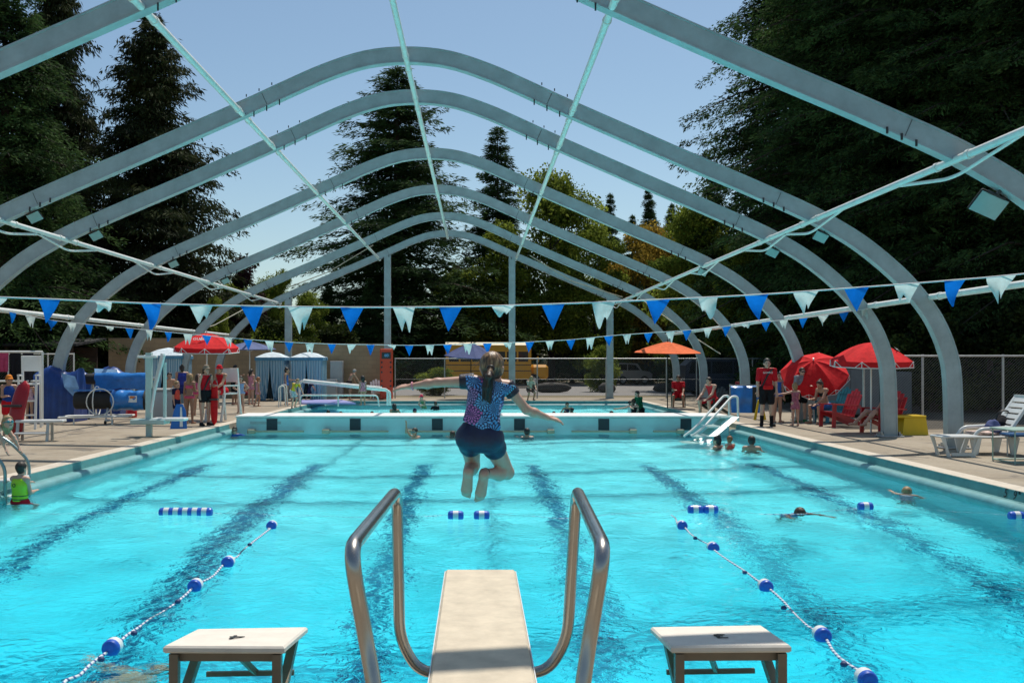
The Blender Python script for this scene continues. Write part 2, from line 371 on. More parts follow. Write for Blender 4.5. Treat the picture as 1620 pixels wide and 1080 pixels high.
# ================================================================ GROUND BEYOND
GRASSM = mat('dry_grass_ground', (0.16, 0.13, 0.07), rough=0.95, var=0.35, scale=1.2, bump=0.5)
tag(ring('ground', (-400, 400, -120, 900), [(-23.9, 21.9, -7.9, 48.3)], -0.02, GRASSM), kind='structure')
ASPH = mat('parking_asphalt', (0.20, 0.19, 0.18), rough=0.9, var=0.15, scale=3, bump=0.2)
pl = MB(); pl.add([(-14, 51.5, -.012), (70, 51.5, -.012), (70, 82, -.012), (-14, 82, -.012)], [[0, 1, 2, 3]]); tag(pl.build('parking_lot', ASPH), kind='structure')
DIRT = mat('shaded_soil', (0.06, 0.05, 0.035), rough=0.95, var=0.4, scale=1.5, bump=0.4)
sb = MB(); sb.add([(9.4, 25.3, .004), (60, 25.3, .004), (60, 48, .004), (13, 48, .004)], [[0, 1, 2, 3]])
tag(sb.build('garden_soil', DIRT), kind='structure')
# ---------------------------------------------------------------- bulkhead between the two pools
BHM = mat('pale_aqua_fibreglass', (0.42, 0.62, 0.63), rough=0.45, var=0.06, scale=2)
BHT = mat('white_bulkhead_top', (0.80, 0.79, 0.75), rough=0.6, var=0.06, scale=4)
bh = empty('bulkhead', (0.17, BH0, 0), 0, 'long pale aqua bulkhead with white top dividing the two pools', 'bulkhead')
lx0, lx1 = PX0+.2-.17, PX1-.2-.17
MB().box((lx0, 0, -1.7), (lx1, BH1-BH0, .185), bev=.02).build('body', BHM, bh)
MB().box((lx0-.02, -.03, .185), (lx1+.02, BH1-BH0+.03, .235), bev=.012).build('top_deck', BHT, bh)
TARGET = mat('dark_target', (.004, .018, .03), rough=.4)
for x in LANES:
    MB().box((x-.17-.15, -.014, -.165), (x-.17+.15, -.001, .150)).build('target', TARGET, bh)
    MB().box((x-.17-.15, -.012, -1.2), (x-.17+.15, -.001, -.30)).build('target', TILE, bh)
TANB = mat('tan_grip_bar', (0.40, 0.36, 0.25), rough=0.6, var=0.15)
for x0p, x1p, blk in ((392, 481, 0), (510, 615, 0), (641, 722, 0), (792, 877, 1), (904, 1007, 1), (1033, 1082, 1)):
    g = MB(); a = P(x0p, 682, BH0-.12); c = P(x1p, 682, BH0-.12); g.box((a.x, BH0-.2, -.215), (c.x, BH0-.09, -.165), bev=.012)
    e = a.x if blk == 0 else c.x-.2; g.box((e, BH0-.22, -.25), (e+.2, BH0-.012, -.13), bev=.015)
    for xx in (a.x+.2, c.x-.2): g.box((xx-.02, BH0-.1, -.21), (xx+.02, BH0-.002, -.17))
    o = g.build('grip_bar', TANB, bh); o.location = (-.17, -BH0, 0)
MB().box((-6.05, -.008, .0), (-5.3+.1, -.001, .075)).build('plate', mat('grey_plate', (.35, .42, .42)), bh).location = (-.35, 0, 0)

# ---------------------------------------------------------------- canopy frame
CX = -1.37
ARC = [(0, 7.74), (.8, 7.665), (1.6, 7.41), (2.4, 7.06), (3.23, 6.68), (5.43, 5.72), (6.4, 5.31), (7.18, 4.97), (7.7, 4.74), (8.18, 4.50), (8.91, 4.06), (9.6, 3.50), (10.05, 3.02), (10.4, 2.52), (10.64, 1.95), (10.75, 1.36), (10.78, 0.0)]
def catmull(p, n=4):
    out = []
    for i in range(len(p)-1):
        p0, p1, p2, p3 = p[max(i-1, 0)], p[i], p[i+1], p[min(i+2, len(p)-1)]
        for k in range(n):
            t = k/n
            out.append(tuple(.5*((2*p1[j])+(-p0[j]+p2[j])*t+(2*p0[j]-5*p1[j]+4*p2[j]-p3[j])*t*t+(-p0[j]+3*p1[j]-3*p2[j]+p3[j])*t**3) for j in (0, 1)))
    return out+[p[-1]]
half = catmull([(-ARC[1][0], ARC[1][1])]+ARC, 4)[4:]
PROF = [(CX-u, z) for u, z in half[::-1]]+[(CX+u, z) for u, z in half[1:]]
HW = .155
# beam section: (across the face in its depth, towards +Y): a box with thicker lips
SEC = [(-HW, -.10), (-HW+.022, -.10), (-HW+.03, -.085), (HW-.03, -.085), (HW-.022, -.10), (HW, -.10), (HW, .10), (HW-.022, .10), (HW-.03, .085), (-HW+.03, .085), (-HW+.022, .10), (-HW, .10)]
def arch_mesh(n):
    k = len(PROF); vs = []; m = len(SEC)
    for i, (x, z) in enumerate(PROF):
        a = PROF[max(i-1, 0)]; c = PROF[min(i+1, k-1)]; d = Vector((c[0]-a[0], 0, c[1]-a[1])).normalized(); nn = Vector((-d.z, 0, d.x))
        for u, v in SEC: vs.append(Vector((x, 0, z))+nn*u+Vector((0, v, 0)))
    fs = [[i*m+j, i*m+(j+1) % m, (i+1)*m+(j+1) % m, (i+1)*m+j] for i in range(k-1) for j in range(m)]
    fs += [list(range(m))[::-1], list(range((k-1)*m, k*m))]
    return vs, fs
def arc_at(u):
    for (a, b2) in zip(half, half[1:]):
        if a[0] <= u <= b2[0]+1e-6: return a[1]+(b2[1]-a[1])*(u-a[0])/max(b2[0]-a[0], 1e-6)
    return 0
AY = [1.4, 7.42, 13.75, 19.64, 22.7, 28.85, 34.85, 41.2, 46.8]
frame = empty('canopy_frame', (CX, 30, 0), 0, 'open grey steel arch frame spanning the whole pool, without its roof cover', 'canopy frame')
inv = Vector((-CX, -30, 0))
am = MB(); vs, fs = arch_mesh(0); am.add(vs, fs)
for s in (-1, 1):                                                   # bolts and splice seams are part of the arch itself
    for u in (2.55, 2.8, 3.05):
        z = arc_at(u)-HW; x = CX+s*u
        am.tube([(x-s*.05, -.1, z+.02), (x-s*.05, -.1, z-.09)], .013, 6, 1); am.tube([(x+s*.1, -.1, z+.30), (x+s*.1, -.1, z+.35)], .011, 6, 1)
    for u in (7.0, 7.2, 7.4):
        z = arc_at(u)-HW; x = CX+s*u; am.tube([(x, -.1, z+.03), (x, -.1, z-.06)], .018, 6, 1)
    for u in (2.8, 7.3):
        x0, z0 = CX+s*(u-.006), arc_at(u-.006); x1, z1 = CX+s*(u+.006), arc_at(u+.006)
        d = Vector((x1-x0, 0, z1-z0)).normalized(); nn = Vector((-d.z, 0, d.x)); c = Vector(((x0+x1)/2, 0, (z0+z1)/2))
        am.obox(c-nn*.12, c+nn*.12, .014, .176, 2, up=(0, 1, 0))
arch0 = am.build('arch', [STEEL, BLACK, mat('dark_seam', (.12, .13, .13))], frame)
for i, y in enumerate(AY):
    o = arch0 if i == 0 else arch0.copy()
    if i: COL.objects.link(o)
    o.location = inv+Vector((0, y, 0))
    for s in (-1, 1):
        g = MB(); x = CX+s*10.78
        g.box((x-.26, y-.22, .008), (x+.26, y+.22, .035), bev=.006)
        for dx in (-.21, .21):
            for dy in (-.16, .16): g.tube([(x+dx, y+dy, .03), (x+dx, y+dy, .08)], .02, 6)
        g.obox((x-.2, y, .12), (x-.2, y, .03), .03, .2); g.obox((x+.2, y, .12), (x+.2, y, .03), .03, .2)
        o2 = g.build('base_plate', GALV, frame); o2.location = inv
def purlin(x, z, y0=-2, y1=46.9, r=.055, ties=True):
    g = MB(); g.tube([(x, y0, z), (x, y1, z)], r, 10)
    for y in AY:
        g.tube([(x, y-.5, z), (x, y-.42, z)], r+.014, 10); g.tube([(x, y+.42, z), (x, y+.5, z)], r+.014, 10)
        if ties:
            g.tube(bend([(x, y-1.7, z-.04), (x, y-.2, z-.22), (x, y+.2, z-.22), (x, y+1.7, z-.04)], .3), .026, 6)
    o = g.build('purlin', PIPE, frame); o.location = inv
purlin(CX, 7.60, ties=False)
for s in (-1, 1):
    purlin(CX+s*3.23, 6.57, ties=False); purlin(CX+s*7.95, 4.48, ties=True)
    purlin(CX+s*10.30, 2.98, r=.062, ties=False)
for xp in (456, 613, 810, 965):
    x = (xp-VX)*46.8/F; g = MB(); z = arc_at(abs(x-CX))-.12
    g.box((x-.15, 46.72, 0), (x+.15, 46.98, z)); g.box((x-.18, 46.70, .0), (x+.18, 47.0, .05))
    o = g.build('gable_post', STEEL, frame); o.location = inv
for pts in ([P(590, 388, 44.5), P(520, 430, 45.8), P(455, 455, 46.7)], [P(838, 404, 44), P(905, 445, 45.5), P(985, 470, 46.7)], [P(1010, 470, 45), P(1085, 525, 42), P(1140, 560, 40)], [P(390, 487, 44), P(340, 514, 42), P(315, 522, 41.2)]):
    g = MB(); g.tube(pts, .022, 6); o = g.build('brace_cable', mat('brass_cable', (.42, .38, .28), rough=.5), frame); o.location = inv
# ---------------------------------------------------------------- floodlights under the arches
LENS = mat('lamp_glass', (0.26, 0.42, 0.42), rough=0.12, var=0.05)  # teal of the pool's reflection put into the glass colour
def floodlight(y, s, u, label):
    x = CX+s*u; z = arc_at(u)-HW
    t = empty('floodlight', (x, y, z), 0, label, 'floodlight', 'floodlights under the arches')
    MB().obox((0, 0, 0), (0, 0, -.12), .05, .05).box((-.16, -.03, -.15), (.16, .03, -.11)).build('bracket', BLACK, t)
    MB().box((-.27, .004, -.56), (.27, .07, -.13), bev=.02).box((-.18, .07, -.46), (.18, .15, -.2), bev=.03).build('housing', DARK, t)
    MB().box((-.25, -.012, -.54), (.25, .003, -.15), bev=.004).build('lens', LENS, t)
    t.rotation_euler = (math.radians(38), math.radians(24*s), 0); k_ = .80 if y < 15 else .50; t.scale = (k_, k_, k_); return t
floodlight(13.75, 1, 8.62, 'large floodlight under the nearest right arch, close to the top right corner')
floodlight(19.64, 1, 8.25, 'floodlight under the second right arch, just beyond where the pipe crosses it')
floodlight(22.7, 1, 8.2, 'floodlight under the third right arch, closely behind the second one')
floodlight(19.64, -1, 7.45, 'floodlight under the left end of the tallest complete arch, against dark firs')
floodlight(22.7, -1, 7.4, 'floodlight hanging by the left pipe from the second complete arch')
floodlight(28.85, -1, 7.5, 'floodlight hanging from the third complete arch on the left')
floodlight(34.85, -1, 7.5, 'small far floodlight on the left of the fourth complete arch')
floodlight(28.85, 1, 8.0, 'floodlight under the fourth arch at the right, above the white flags')

# ---------------------------------------------------------------- block wall, shed, fences
def blockwall_material():
    m, n, b = newmat('tan_blockwork'); co = coords(n, (1, 1, 1))
    sw = N(n, 'ShaderNodeSeparateXYZ'); L(n, co, sw.inputs[0]); cb = N(n, 'ShaderNodeCombineXYZ'); L(n, sw.outputs[0], cb.inputs[0]); L(n, sw.outputs[2], cb.inputs[1])
    t = N(n, 'ShaderNodeTexBrick'); L(n, cb.outputs[0], t.inputs['Vector'])
    t.inputs['Color1'].default_value = (.44, .31, .185, 1); t.inputs['Color2'].default_value = (.39, .27, .16, 1); t.inputs['Mortar'].default_value = (.31, .23, .15, 1)
    t.inputs['Scale'].default_value = 1.0; t.inputs['Mortar Size'].default_value = .008; t.inputs['Brick Width'].default_value = .4; t.inputs['Row Height'].default_value = .2
    t2 = N(n, 'ShaderNodeTexNoise', i_Scale=.8, i_Detail=5.0); L(n, co, t2.inputs['Vector'])
    mx = N(n, 'ShaderNodeMix', data_type='RGBA', blend_type='MULTIPLY'); mx.inputs[0].default_value = 1; L(n, t.outputs[0], mx.inputs[6]); L(n, ramp(n, t2.outputs[0], [(.3, (.75, .75, .75)), (.7, (1.1, 1.1, 1.1))]), mx.inputs[7])
    L(n, mx.outputs[2], b.inputs['Base Color']); b.inputs['Roughness'].default_value = .9; return m
wallm = blockwall_material()
g = empty('block_wall', (-11, 47.6, 0), 0, 'tan concrete block wall behind the striped changing tents', 'wall')
MB().box((-6.6, 0, -.1), (-1.9, .3, 2.82)).box((-1.9, .02, -.1), (6.95, .3, 2.56)).build('wall', wallm, g)
MB().box((-6.62, -.02, 2.82), (-1.9, .32, 2.86)).box((-1.89, .0, 2.56), (6.97, .32, 2.60)).build('coping', mat('tan_cap', (.30, .22, .15)), g)
# open shed at the far left
SH = mat('dark_brown_boards', (0.05, 0.03, 0.022), rough=.8, var=.3, scale=5)
shed = empty('shed', (-21, 44.5, 0), 0, 'dark open-fronted shed behind the white railing at the far left', 'shed')
MB().box((-7, 2.6, 0), (3.0, 2.8, 2.4)).box((-7, 0, 0), (-6.9, 2.6, 2.4)).build('wall', SH, shed)
MB().prism([(-7.4, -.5, 2.42), (3.3, -.5, 2.42), (3.3, 3.1, 2.75), (-7.4, 3.1, 2.75)], (0, 0, .1)).build('roof', mat('dark_shingle', (.03, .03, .032), rough=.9, var=.3, scale=8), shed)
for x in (-4, 0, 2.9): MB().box((x-.07, -.1, 0), (x+.07, .04, 2.42)).build('post', SH, shed)
WMESH = mat('chain_wire', (0.34, 0.37, 0.36), rough=.45, metal=.6)
def chain_fence(name, a, c, h, label, posts, cell=.075, wr=.0024, color=GALV, mesh=True, bottom=False):
    a, c = Vector(a), Vector(c); d = c-a; ln = d.length; d.normalize()
    t = empty(name, a, math.atan2(d.y, d.x), label, 'fence', 'chain link fences')
    MB().tube([(0, 0, h), (ln, 0, h)], .024, 8).build('top_rail', color, t)
    for p in posts: MB().tube([(p*ln, 0.03, 0), (p*ln, 0.03, h+.04)], .032, 8).build('post', color, t)
    if bottom: MB().tube([(0, 0, .9), (ln, 0, .9)], .006, 6).build('mid_wire', color, t)
    if mesh:
        nrm = int((ln+h)/cell); vs = []; fs = []
        for k in range(nrm):
            for sgn in (1, -1):
                x0 = k*cell-(h if sgn == 1 else 0); z0, z1 = 0.03, h
                x1 = x0+h
                if sgn == -1: x0, x1 = x1, x0
                # clip to the fence length
                def at(x): return z0+(z1-z0)*(x-x0)/(x1-x0)
                lo, hi = (x0, x1) if x0 < x1 else (x1, x0)
                lo2, hi2 = max(lo, 0), min(hi, ln)
                if hi2-lo2 < .02: continue
                A = (lo2, at(lo2)); B = (hi2, at(hi2)); o = len(vs); r = wr
                for (x, z) in (A, B):
                    vs += [(x-r*.7, -r*sgn, z+r*.7*(1 if sgn == -1 else 1)), (x+r*.7, -r*sgn, z-r*.7), (x, r*1.2, z)]
                fs += [[o, o+1, o+4, o+3], [o+1, o+2, o+5, o+4], [o+2, o, o+3, o+5]]
        mk('chain_mesh', np.array(vs), np.array(fs), WMESH, t)
    return t
chain_fence('chain_link_fence', (9.75, 25.05, 0), (16.5, 25.05, 0), 1.86, 'grey chain link fence in front of dark firs behind the white sun lounger', (0.0, .22, .52, .80, 1))
chain_fence('chain_link_fence', ((625-VX)*47.3/F, 47.3, 0), (16.6, 47.3, 0), 1.88, 'long chain link fence in front of the parking lot and yellow bus', (0, .115, .22, .33, .49, .63, .70, .83, 1), cell=.10, wr=.003, bottom=True)
chain_fence('chain_link_fence', (-24, 41.5, 0), (-16.8, 41.5, 0), 2.05, 'white railed fence by the dark shed at the far left', (0, .35, .62, .85, 1), cell=.12, color=PIPE)
cab = empty('utility_cabinet', (10.7, 31, 0), 0, 'large grey metal utility cabinet with a label, behind the red umbrellas', 'cabinet')
CABM = mat('grey_cabinet_paint', (.17, .18, .185), rough=.5, var=.1)
MB().box((0, 0, .08), (1.85, 1.2, 1.52), bev=.02).box((-.06, -.06, 1.52), (1.91, 1.26, 1.58), bev=.01).build('body', CABM, cab)
MB().box((1.95, .1, .08), (2.9, 1.1, 1.4), bev=.02).build('side_unit', mat('grey_cabinet_dark', (.12, .13, .135)), cab)
for x in (.05, .95): MB().box((x, -.018, .14), (x+.86, -.002, 1.46)).build('door', CABM, cab)
MB().box((.28, -.026, 1.08), (.82, -.020, 1.24)).build('plate', mat('pale_plate', (.42, .43, .44)), cab)

# ---------------------------------------------------------------- vehicles beyond the far fence
def wheel(t, x, y, r=.36, wd=.22):
    g = MB(); g.lathe([(r*.55, -wd/2), (r*.96, -wd/2), (r, -wd*.3), (r, wd*.3), (r*.96, wd/2), (r*.55, wd/2)], 20, (0, 0, 0), axis='Y'); o = g.build('wheel', DARK, t); o.location = (x, y, r)
    g = MB(); g.lathe([(0, -wd*.42), (r*.5, -wd*.42), (r*.58, -wd*.5), (r*.58, wd*.5), (r*.5, wd*.42), (0, wd*.42)], 14, axis='Y'); g.build('rim', GALV, o)
BUSY = plastic('school_bus_yellow', (0.72, 0.33, 0.012))
bus = empty('school_bus', ((705-VX)*68/F, 68, 0), math.radians(3), 'yellow school bus parked beyond the far fence', 'bus')
g = MB(); L_ = 6.7
prof = [(-1.15, .55), (1.15, .55), (1.15, 2.5), (1.0, 2.85), (.6, 3.05), (-.6, 3.05), (-1.0, 2.85), (-1.15, 2.5)]
g.prism([(0, y, z) for y, z in prof], (5.75, 0, 0)); g.box((5.75, -1.0, .55), (6.95, 1.0, 1.55), bev=.18); g.build('body', BUSY, bus)
MB().prism([(-.02, y*1.004, z+.01) for y, z in [(1.0, 2.85), (.6, 3.05), (-.6, 3.05), (-1.0, 2.85), (-.6, 2.93), (.6, 2.93)]], (5.8, 0, 0)).build('roof', mat('pale_bus_roof', (.72, .62, .42)), bus)
for i in range(7): MB().box((.2+i*.78, -1.165, 1.75), (.86+i*.78, -1.151, 2.42)).build('window', GLASSD, bus)
MB().box((5.752, -1.0, 1.6), (5.768, 1.0, 2.5)).build('windscreen', GLASSD, bus)
for z in (1.1, 1.5): MB().box((0, -1.17, z), (5.75, -1.152, z+.05)).build('rub_rail', BLACK, bus)
MB().tube([(5.8, -1.1, 1.9), (6.2, -1.45, 1.95)], .02).box((6.1, -1.6, 1.7), (6.2, -1.35, 2.1)).build('mirror', BUSY, bus)
for x in (1.3, 5.9):
    for y in (-1.0, 1.0): wheel(bus, x, y, .46, .26)
NAVY = plastic('navy_car_paint', (0.012, 0.02, 0.045)); SILV = mat('silver_car_paint', (.35, .36, .37), rough=.3, metal=.6, var=.03)
def car(name, loc, rz, body, prof, win, label, cat, wx, wd=.85, parts=()):
    t = empty(name, loc, rz, label, cat)
    MB().prism([(x, -wd, z) for x, z in prof], (0, 2*wd, 0)).build('body', body, t)
    for k, w_ in enumerate(win):
        for y in (-wd-.006, wd-.006): MB().prism([(x, y, z) for x, z in w_], (0, .012, 0)).build('window', GLASSD, t)
    for x in wx:
        for y in (-wd+.06, wd-.06): wheel(t, x, y, .34)
    for z in parts: MB().box(*z).build('trim', GALV, t)
    return t
car('minivan', ((1078-VX)*51/F, 51, 0), 0, NAVY, [(0, .3), (4.9, .3), (4.95, .75), (4.75, .95), (3.95, 1.12), (3.1, 1.80), (2.7, 1.87), (.4, 1.87), (.05, 1.55), (0, .9)],
    [[(.2, 1.15), (.35, 1.72), (1.3, 1.74), (1.3, 1.15)], [(1.38, 1.15), (1.38, 1.74), (2.4, 1.74), (2.4, 1.15)], [(2.48, 1.15), (2.48, 1.74), (3.0, 1.70), (3.65, 1.15)]], 'dark navy minivan parked just behind the far fence at the right', 'van', (.9, 3.95),
    parts=[((.3, -.80, 1.872), (2.8, -.74, 1.90)), ((3.1, -.862, .98), (4.7, -.852, 1.0))])
car('suv', ((968-VX)*76/F, 76, 0), math.radians(12), SILV, [(0, .35), (2.9, .35), (2.95, .8), (2.7, 1.0), (2.1, 1.08), (1.75, 1.62), (.25, 1.68), (.0, 1.2)],
    [[(.15, 1.1), (.3, 1.55), (.9, 1.55), (.9, 1.1)], [(.98, 1.1), (.98, 1.55), (1.6, 1.5), (1.95, 1.1)]], 'silver off-roader parked in the shade far behind the fence', 'car', (.55, 2.3))
STONE = mat('dark_boulder', (.05, .045, .04), rough=.9, var=.3, scale=5, bump=.8)
for px, py, wpx, hpx, lab in ((875, 621, 62, 16, 'long dark parking kerb block behind the fence, right of the yellow bus'), (962, 621, 28, 16, 'dark kerb block behind the fence beside a grey gable post'), (1052, 620, 34, 14, 'dark boulder behind the fence under the orange umbrella')):
    q = G(px, py); s = q.y/F; g = MB(); random.seed(px)
    g.ball((0, 0, hpx*s*.45), 1, 14, sc=(wpx*s/2, .3, hpx*s*.55)); o = g.build('boulder', STONE); o.location = (q.x, q.y+.5, 0)
    for v in o.data.vertices: v.co += Vector((random.uniform(-.05, .05), random.uniform(-.05, .05), random.uniform(-.03, .03)))
    tag(o, lab, 'boulder', 'boulders behind the far fence')
# ================================================================ TREES
def leaf_material(name, c0, c1, trans=0.18):
    m, n, b = newmat(name); out = n.nodes['Material Output']
    ge = N(n, 'ShaderNodeNewGeometry'); tx = N(n, 'ShaderNodeTexNoise', i_Scale=.55, i_Detail=3.0); L(n, coords(n), tx.inputs['Vector'])
    a = N(n, 'ShaderNodeMath', operation='MULTIPLY_ADD', i_1=.55, i_2=-.02); L(n, ge.outputs['Random Per Island'], a.inputs[0])
    c = N(n, 'ShaderNodeMath', operation='ADD'); L(n, a.outputs[0], c.inputs[0])
    k = N(n, 'ShaderNodeMapRange', i_1=.35, i_2=.65, i_3=-.1, i_4=.5); L(n, tx.outputs[0], k.inputs[0]); L(n, k.outputs[0], c.inputs[1])
    col = ramp(n, c.outputs[0], [(.05, c0), (.95, c1)])
    L(n, col, b.inputs['Base Color']); b.inputs['Roughness'].default_value = .75; b.inputs['Specular IOR Level'].default_value = .08
    tl = N(n, 'ShaderNodeBsdfTranslucent'); L(n, col, tl.inputs[0]); mx = N(n, 'ShaderNodeMixShader', i_0=trans)
    L(n, b.outputs[0], mx.inputs[1]); L(n, tl.outputs[0], mx.inputs[2]); L(n, mx.outputs[0], out.inputs['Surface']); return m
LFIR = leaf_material('fir_needles', (.010, .024, .010), (.088, .155, .045), .32)
LCED = leaf_material('cedar_sprays', (.012, .019, .009), (.066, .080, .028), .24)
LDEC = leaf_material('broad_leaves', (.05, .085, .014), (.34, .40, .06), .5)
LSHD = leaf_material('shade_leaves', (.010, .020, .006), (.075, .10, .022), .25)  # shade under the conifers painted in: darker copy of the broad leaves
LORA = leaf_material('turning_leaves', (.12, .09, .012), (.50, .34, .06), .5)
LPUR = leaf_material('plum_leaves', (.030, .014, .016), (.085, .045, .05), .2)
BARK = mat('bark', (.055, .04, .03), rough=.95, var=.35, scale=7, bump=1.0, stretch=(1, 1, .25))
def cards(p, d, wv, L_, W_):
    """diamond leaves: base points, long axis, side axis"""
    L_ = np.asarray(L_)[:, None]; W_ = np.asarray(W_)[:, None]
    v = np.stack([p, p+d*L_*.45+wv*W_, p+d*L_, p+d*L_*.5-wv*W_], 1).reshape(-1, 3)
    f = np.arange(len(v)).reshape(-1, 4); return v, f
def nrm(v): return v/np.maximum(np.linalg.norm(v, axis=-1, keepdims=True), 1e-9)
def conifer(seed, H, R, base, whorls, per, droop, hang, leaf=(.22, .05), dens=34, power=.85, ragged=.5):
    g = np.random.default_rng(seed); P_, D_, S_, Ls, Ws = [], [], [], [], []; br = MB()
    for i in range(whorls):
        t = (i+g.uniform(0, .8))/whorls; z = base+(H-base)*t
        rr = R*((1-t)**power)*(0.9 if t > .15 else .75+t)
        for j in range(per):
            r = rr*(g.uniform(1-ragged, 1.0) if g.uniform() > .3 else g.uniform(1.0, 1+ragged*.8))+.12
            az = g.uniform(0, 2*math.pi); dirv = np.array([math.cos(az), math.sin(az), 0.])
            lat = np.array([-dirv[1], dirv[0], 0.]); up0 = g.uniform(-.05, .25) if t < .75 else g.uniform(.2, .7)
            n = max(8, int(dens*r/max(R, .1)*1.3)+4)
            s = g.uniform(.12, 1, n)**.8
            zz = z+r*(up0*s-droop*s**2+.18*droop*s**3)
            w = (.34*r*(1-s)**.7+.16)*g.uniform(-1, 1, n)
            p = np.stack([dirv[0]*r*s+lat[0]*w, dirv[1]*r*s+lat[1]*w, zz-abs(w)*.22+g.normal(0, .05, n)], 1)
            out = nrm(dirv*g.uniform(.3, 1, (n, 1))+lat*np.sign(w)[:, None]*g.uniform(.2, 1.1, (n, 1))+np.array([0, 0, -1.])*(hang*g.uniform(.3, 1.4, (n, 1))))
            for _ in range(3):
                k = nrm(out+g.normal(0, .28, (n, 3))); sd = nrm(np.cross(k, g.normal(0, 1, (n, 3))))
                P_.append(p+g.normal(0, .08, (n, 3))); D_.append(k); S_.append(sd); Ls.append(leaf[0]*g.uniform(.7, 1.7, n)); Ws.append(leaf[1]*g.uniform(.6, 1.5, n))
            q = g.uniform(.03, .55, 12); P_.append(np.stack([dirv[0]*r*q, dirv[1]*r*q, z+r*(up0*q-droop*q*q)+g.normal(0, .1, 12)], 1)); D_.append(nrm(dirv+g.normal(0, .6, (12, 3)))); S_.append(nrm(g.normal(0, 1, (12, 3)))); Ls.append(min(.16*r, .36)*g.uniform(.7, 1.5, 12)+.08); Ws.append(min(.035*r, .075)*g.uniform(.7, 1.4, 12)+.015)
            if j % 2 == 0:
                br.tube([(0, 0, z), tuple(dirv*r*.5+np.array([0, 0, z+r*(up0*.5-droop*.25)])), tuple(dirv*r*.92+np.array([0, 0, z+r*(up0*.92-droop*.75)]))], [.02+.012*r, .012+.006*r, .006], 4)
    n = 40; z = np.linspace(H-1.0, H, n); P_.append(np.stack([g.normal(0, .05, n), g.normal(0, .05, n), z], 1)); D_.append(nrm(g.normal(0, .5, (n, 3))+[0, 0, .8])); S_.append(nrm(g.normal(0, 1, (n, 3)))); Ls.append(np.full(n, .22)); Ws.append(np.full(n, .03))
    v, f = cards(np.concatenate(P_), np.concatenate(D_), np.concatenate(S_), np.concatenate(Ls), np.concatenate(Ws))
    tr = MB(); tr.tube([(0, 0, -.1), (0, 0, .8), (0, 0, H*.5), (0, 0, H)], [.03*R*1.6+.12, .02*R*1.6+.1, .012*R*1.6+.06, .02], 9)
    tr.v += br.v; o = len(tr.v)-len(br.v); tr.f += [[i+o for i in q] for q in br.f]; tr.m += br.m; tr.sm += br.sm
    return v, f, tr
def broadleaf(seed, H, R, base, blobs, n, leaf=(.2, .075)):
    g = np.random.default_rng(seed); P_ = []; tr = MB(); C = []
    tr.tube([(0, 0, -.1), (g.normal(0, .1), g.normal(0, .1), base), (g.normal(0, .2), g.normal(0, .2), H*.75)], [.05*R+.08, .035*R+.06, .03], 8)
    for i in range(blobs):
        t = g.uniform(0, 1); z = base+(H-base)*(t*.92+.04); e = R*math.sqrt(max(.05, 1-(2*t-.85)**2*.95)); a = g.uniform(0, 6.28); q = e*g.uniform(.15, .85)
        c = np.array([q*math.cos(a), q*math.sin(a), z]); rad = R*g.uniform(.22, .42); C.append((c, rad)); tr.tube([(0, 0, max(base*.7, z-q*.9)), tuple(c)], [.03+.01*R, .01], 5)
    for c, rad in C:
        k = n//blobs; u = nrm(g.normal(0, 1, (k, 3))); rr = rad*g.uniform(.25, 1.08, (k, 1))**.6; lump = 1+.25*np.sin(u[:, :1]*5+c[0])*np.sin(u[:, 1:2]*6+c[1])
        P_.append(c+u*rr*lump*np.array([1, 1, .72]))
    p = np.concatenate(P_); m = len(p); d = nrm(g.normal(0, 1, (m, 3))+[0, 0, -.35]); s = nrm(np.cross(d, g.normal(0, 1, (m, 3))))
    v, f = cards(p, d, s, leaf[0]*g.uniform(.6, 1.5, m), leaf[1]*g.uniform(.7, 1.4, m)); return v, f, tr
PROTO = {}
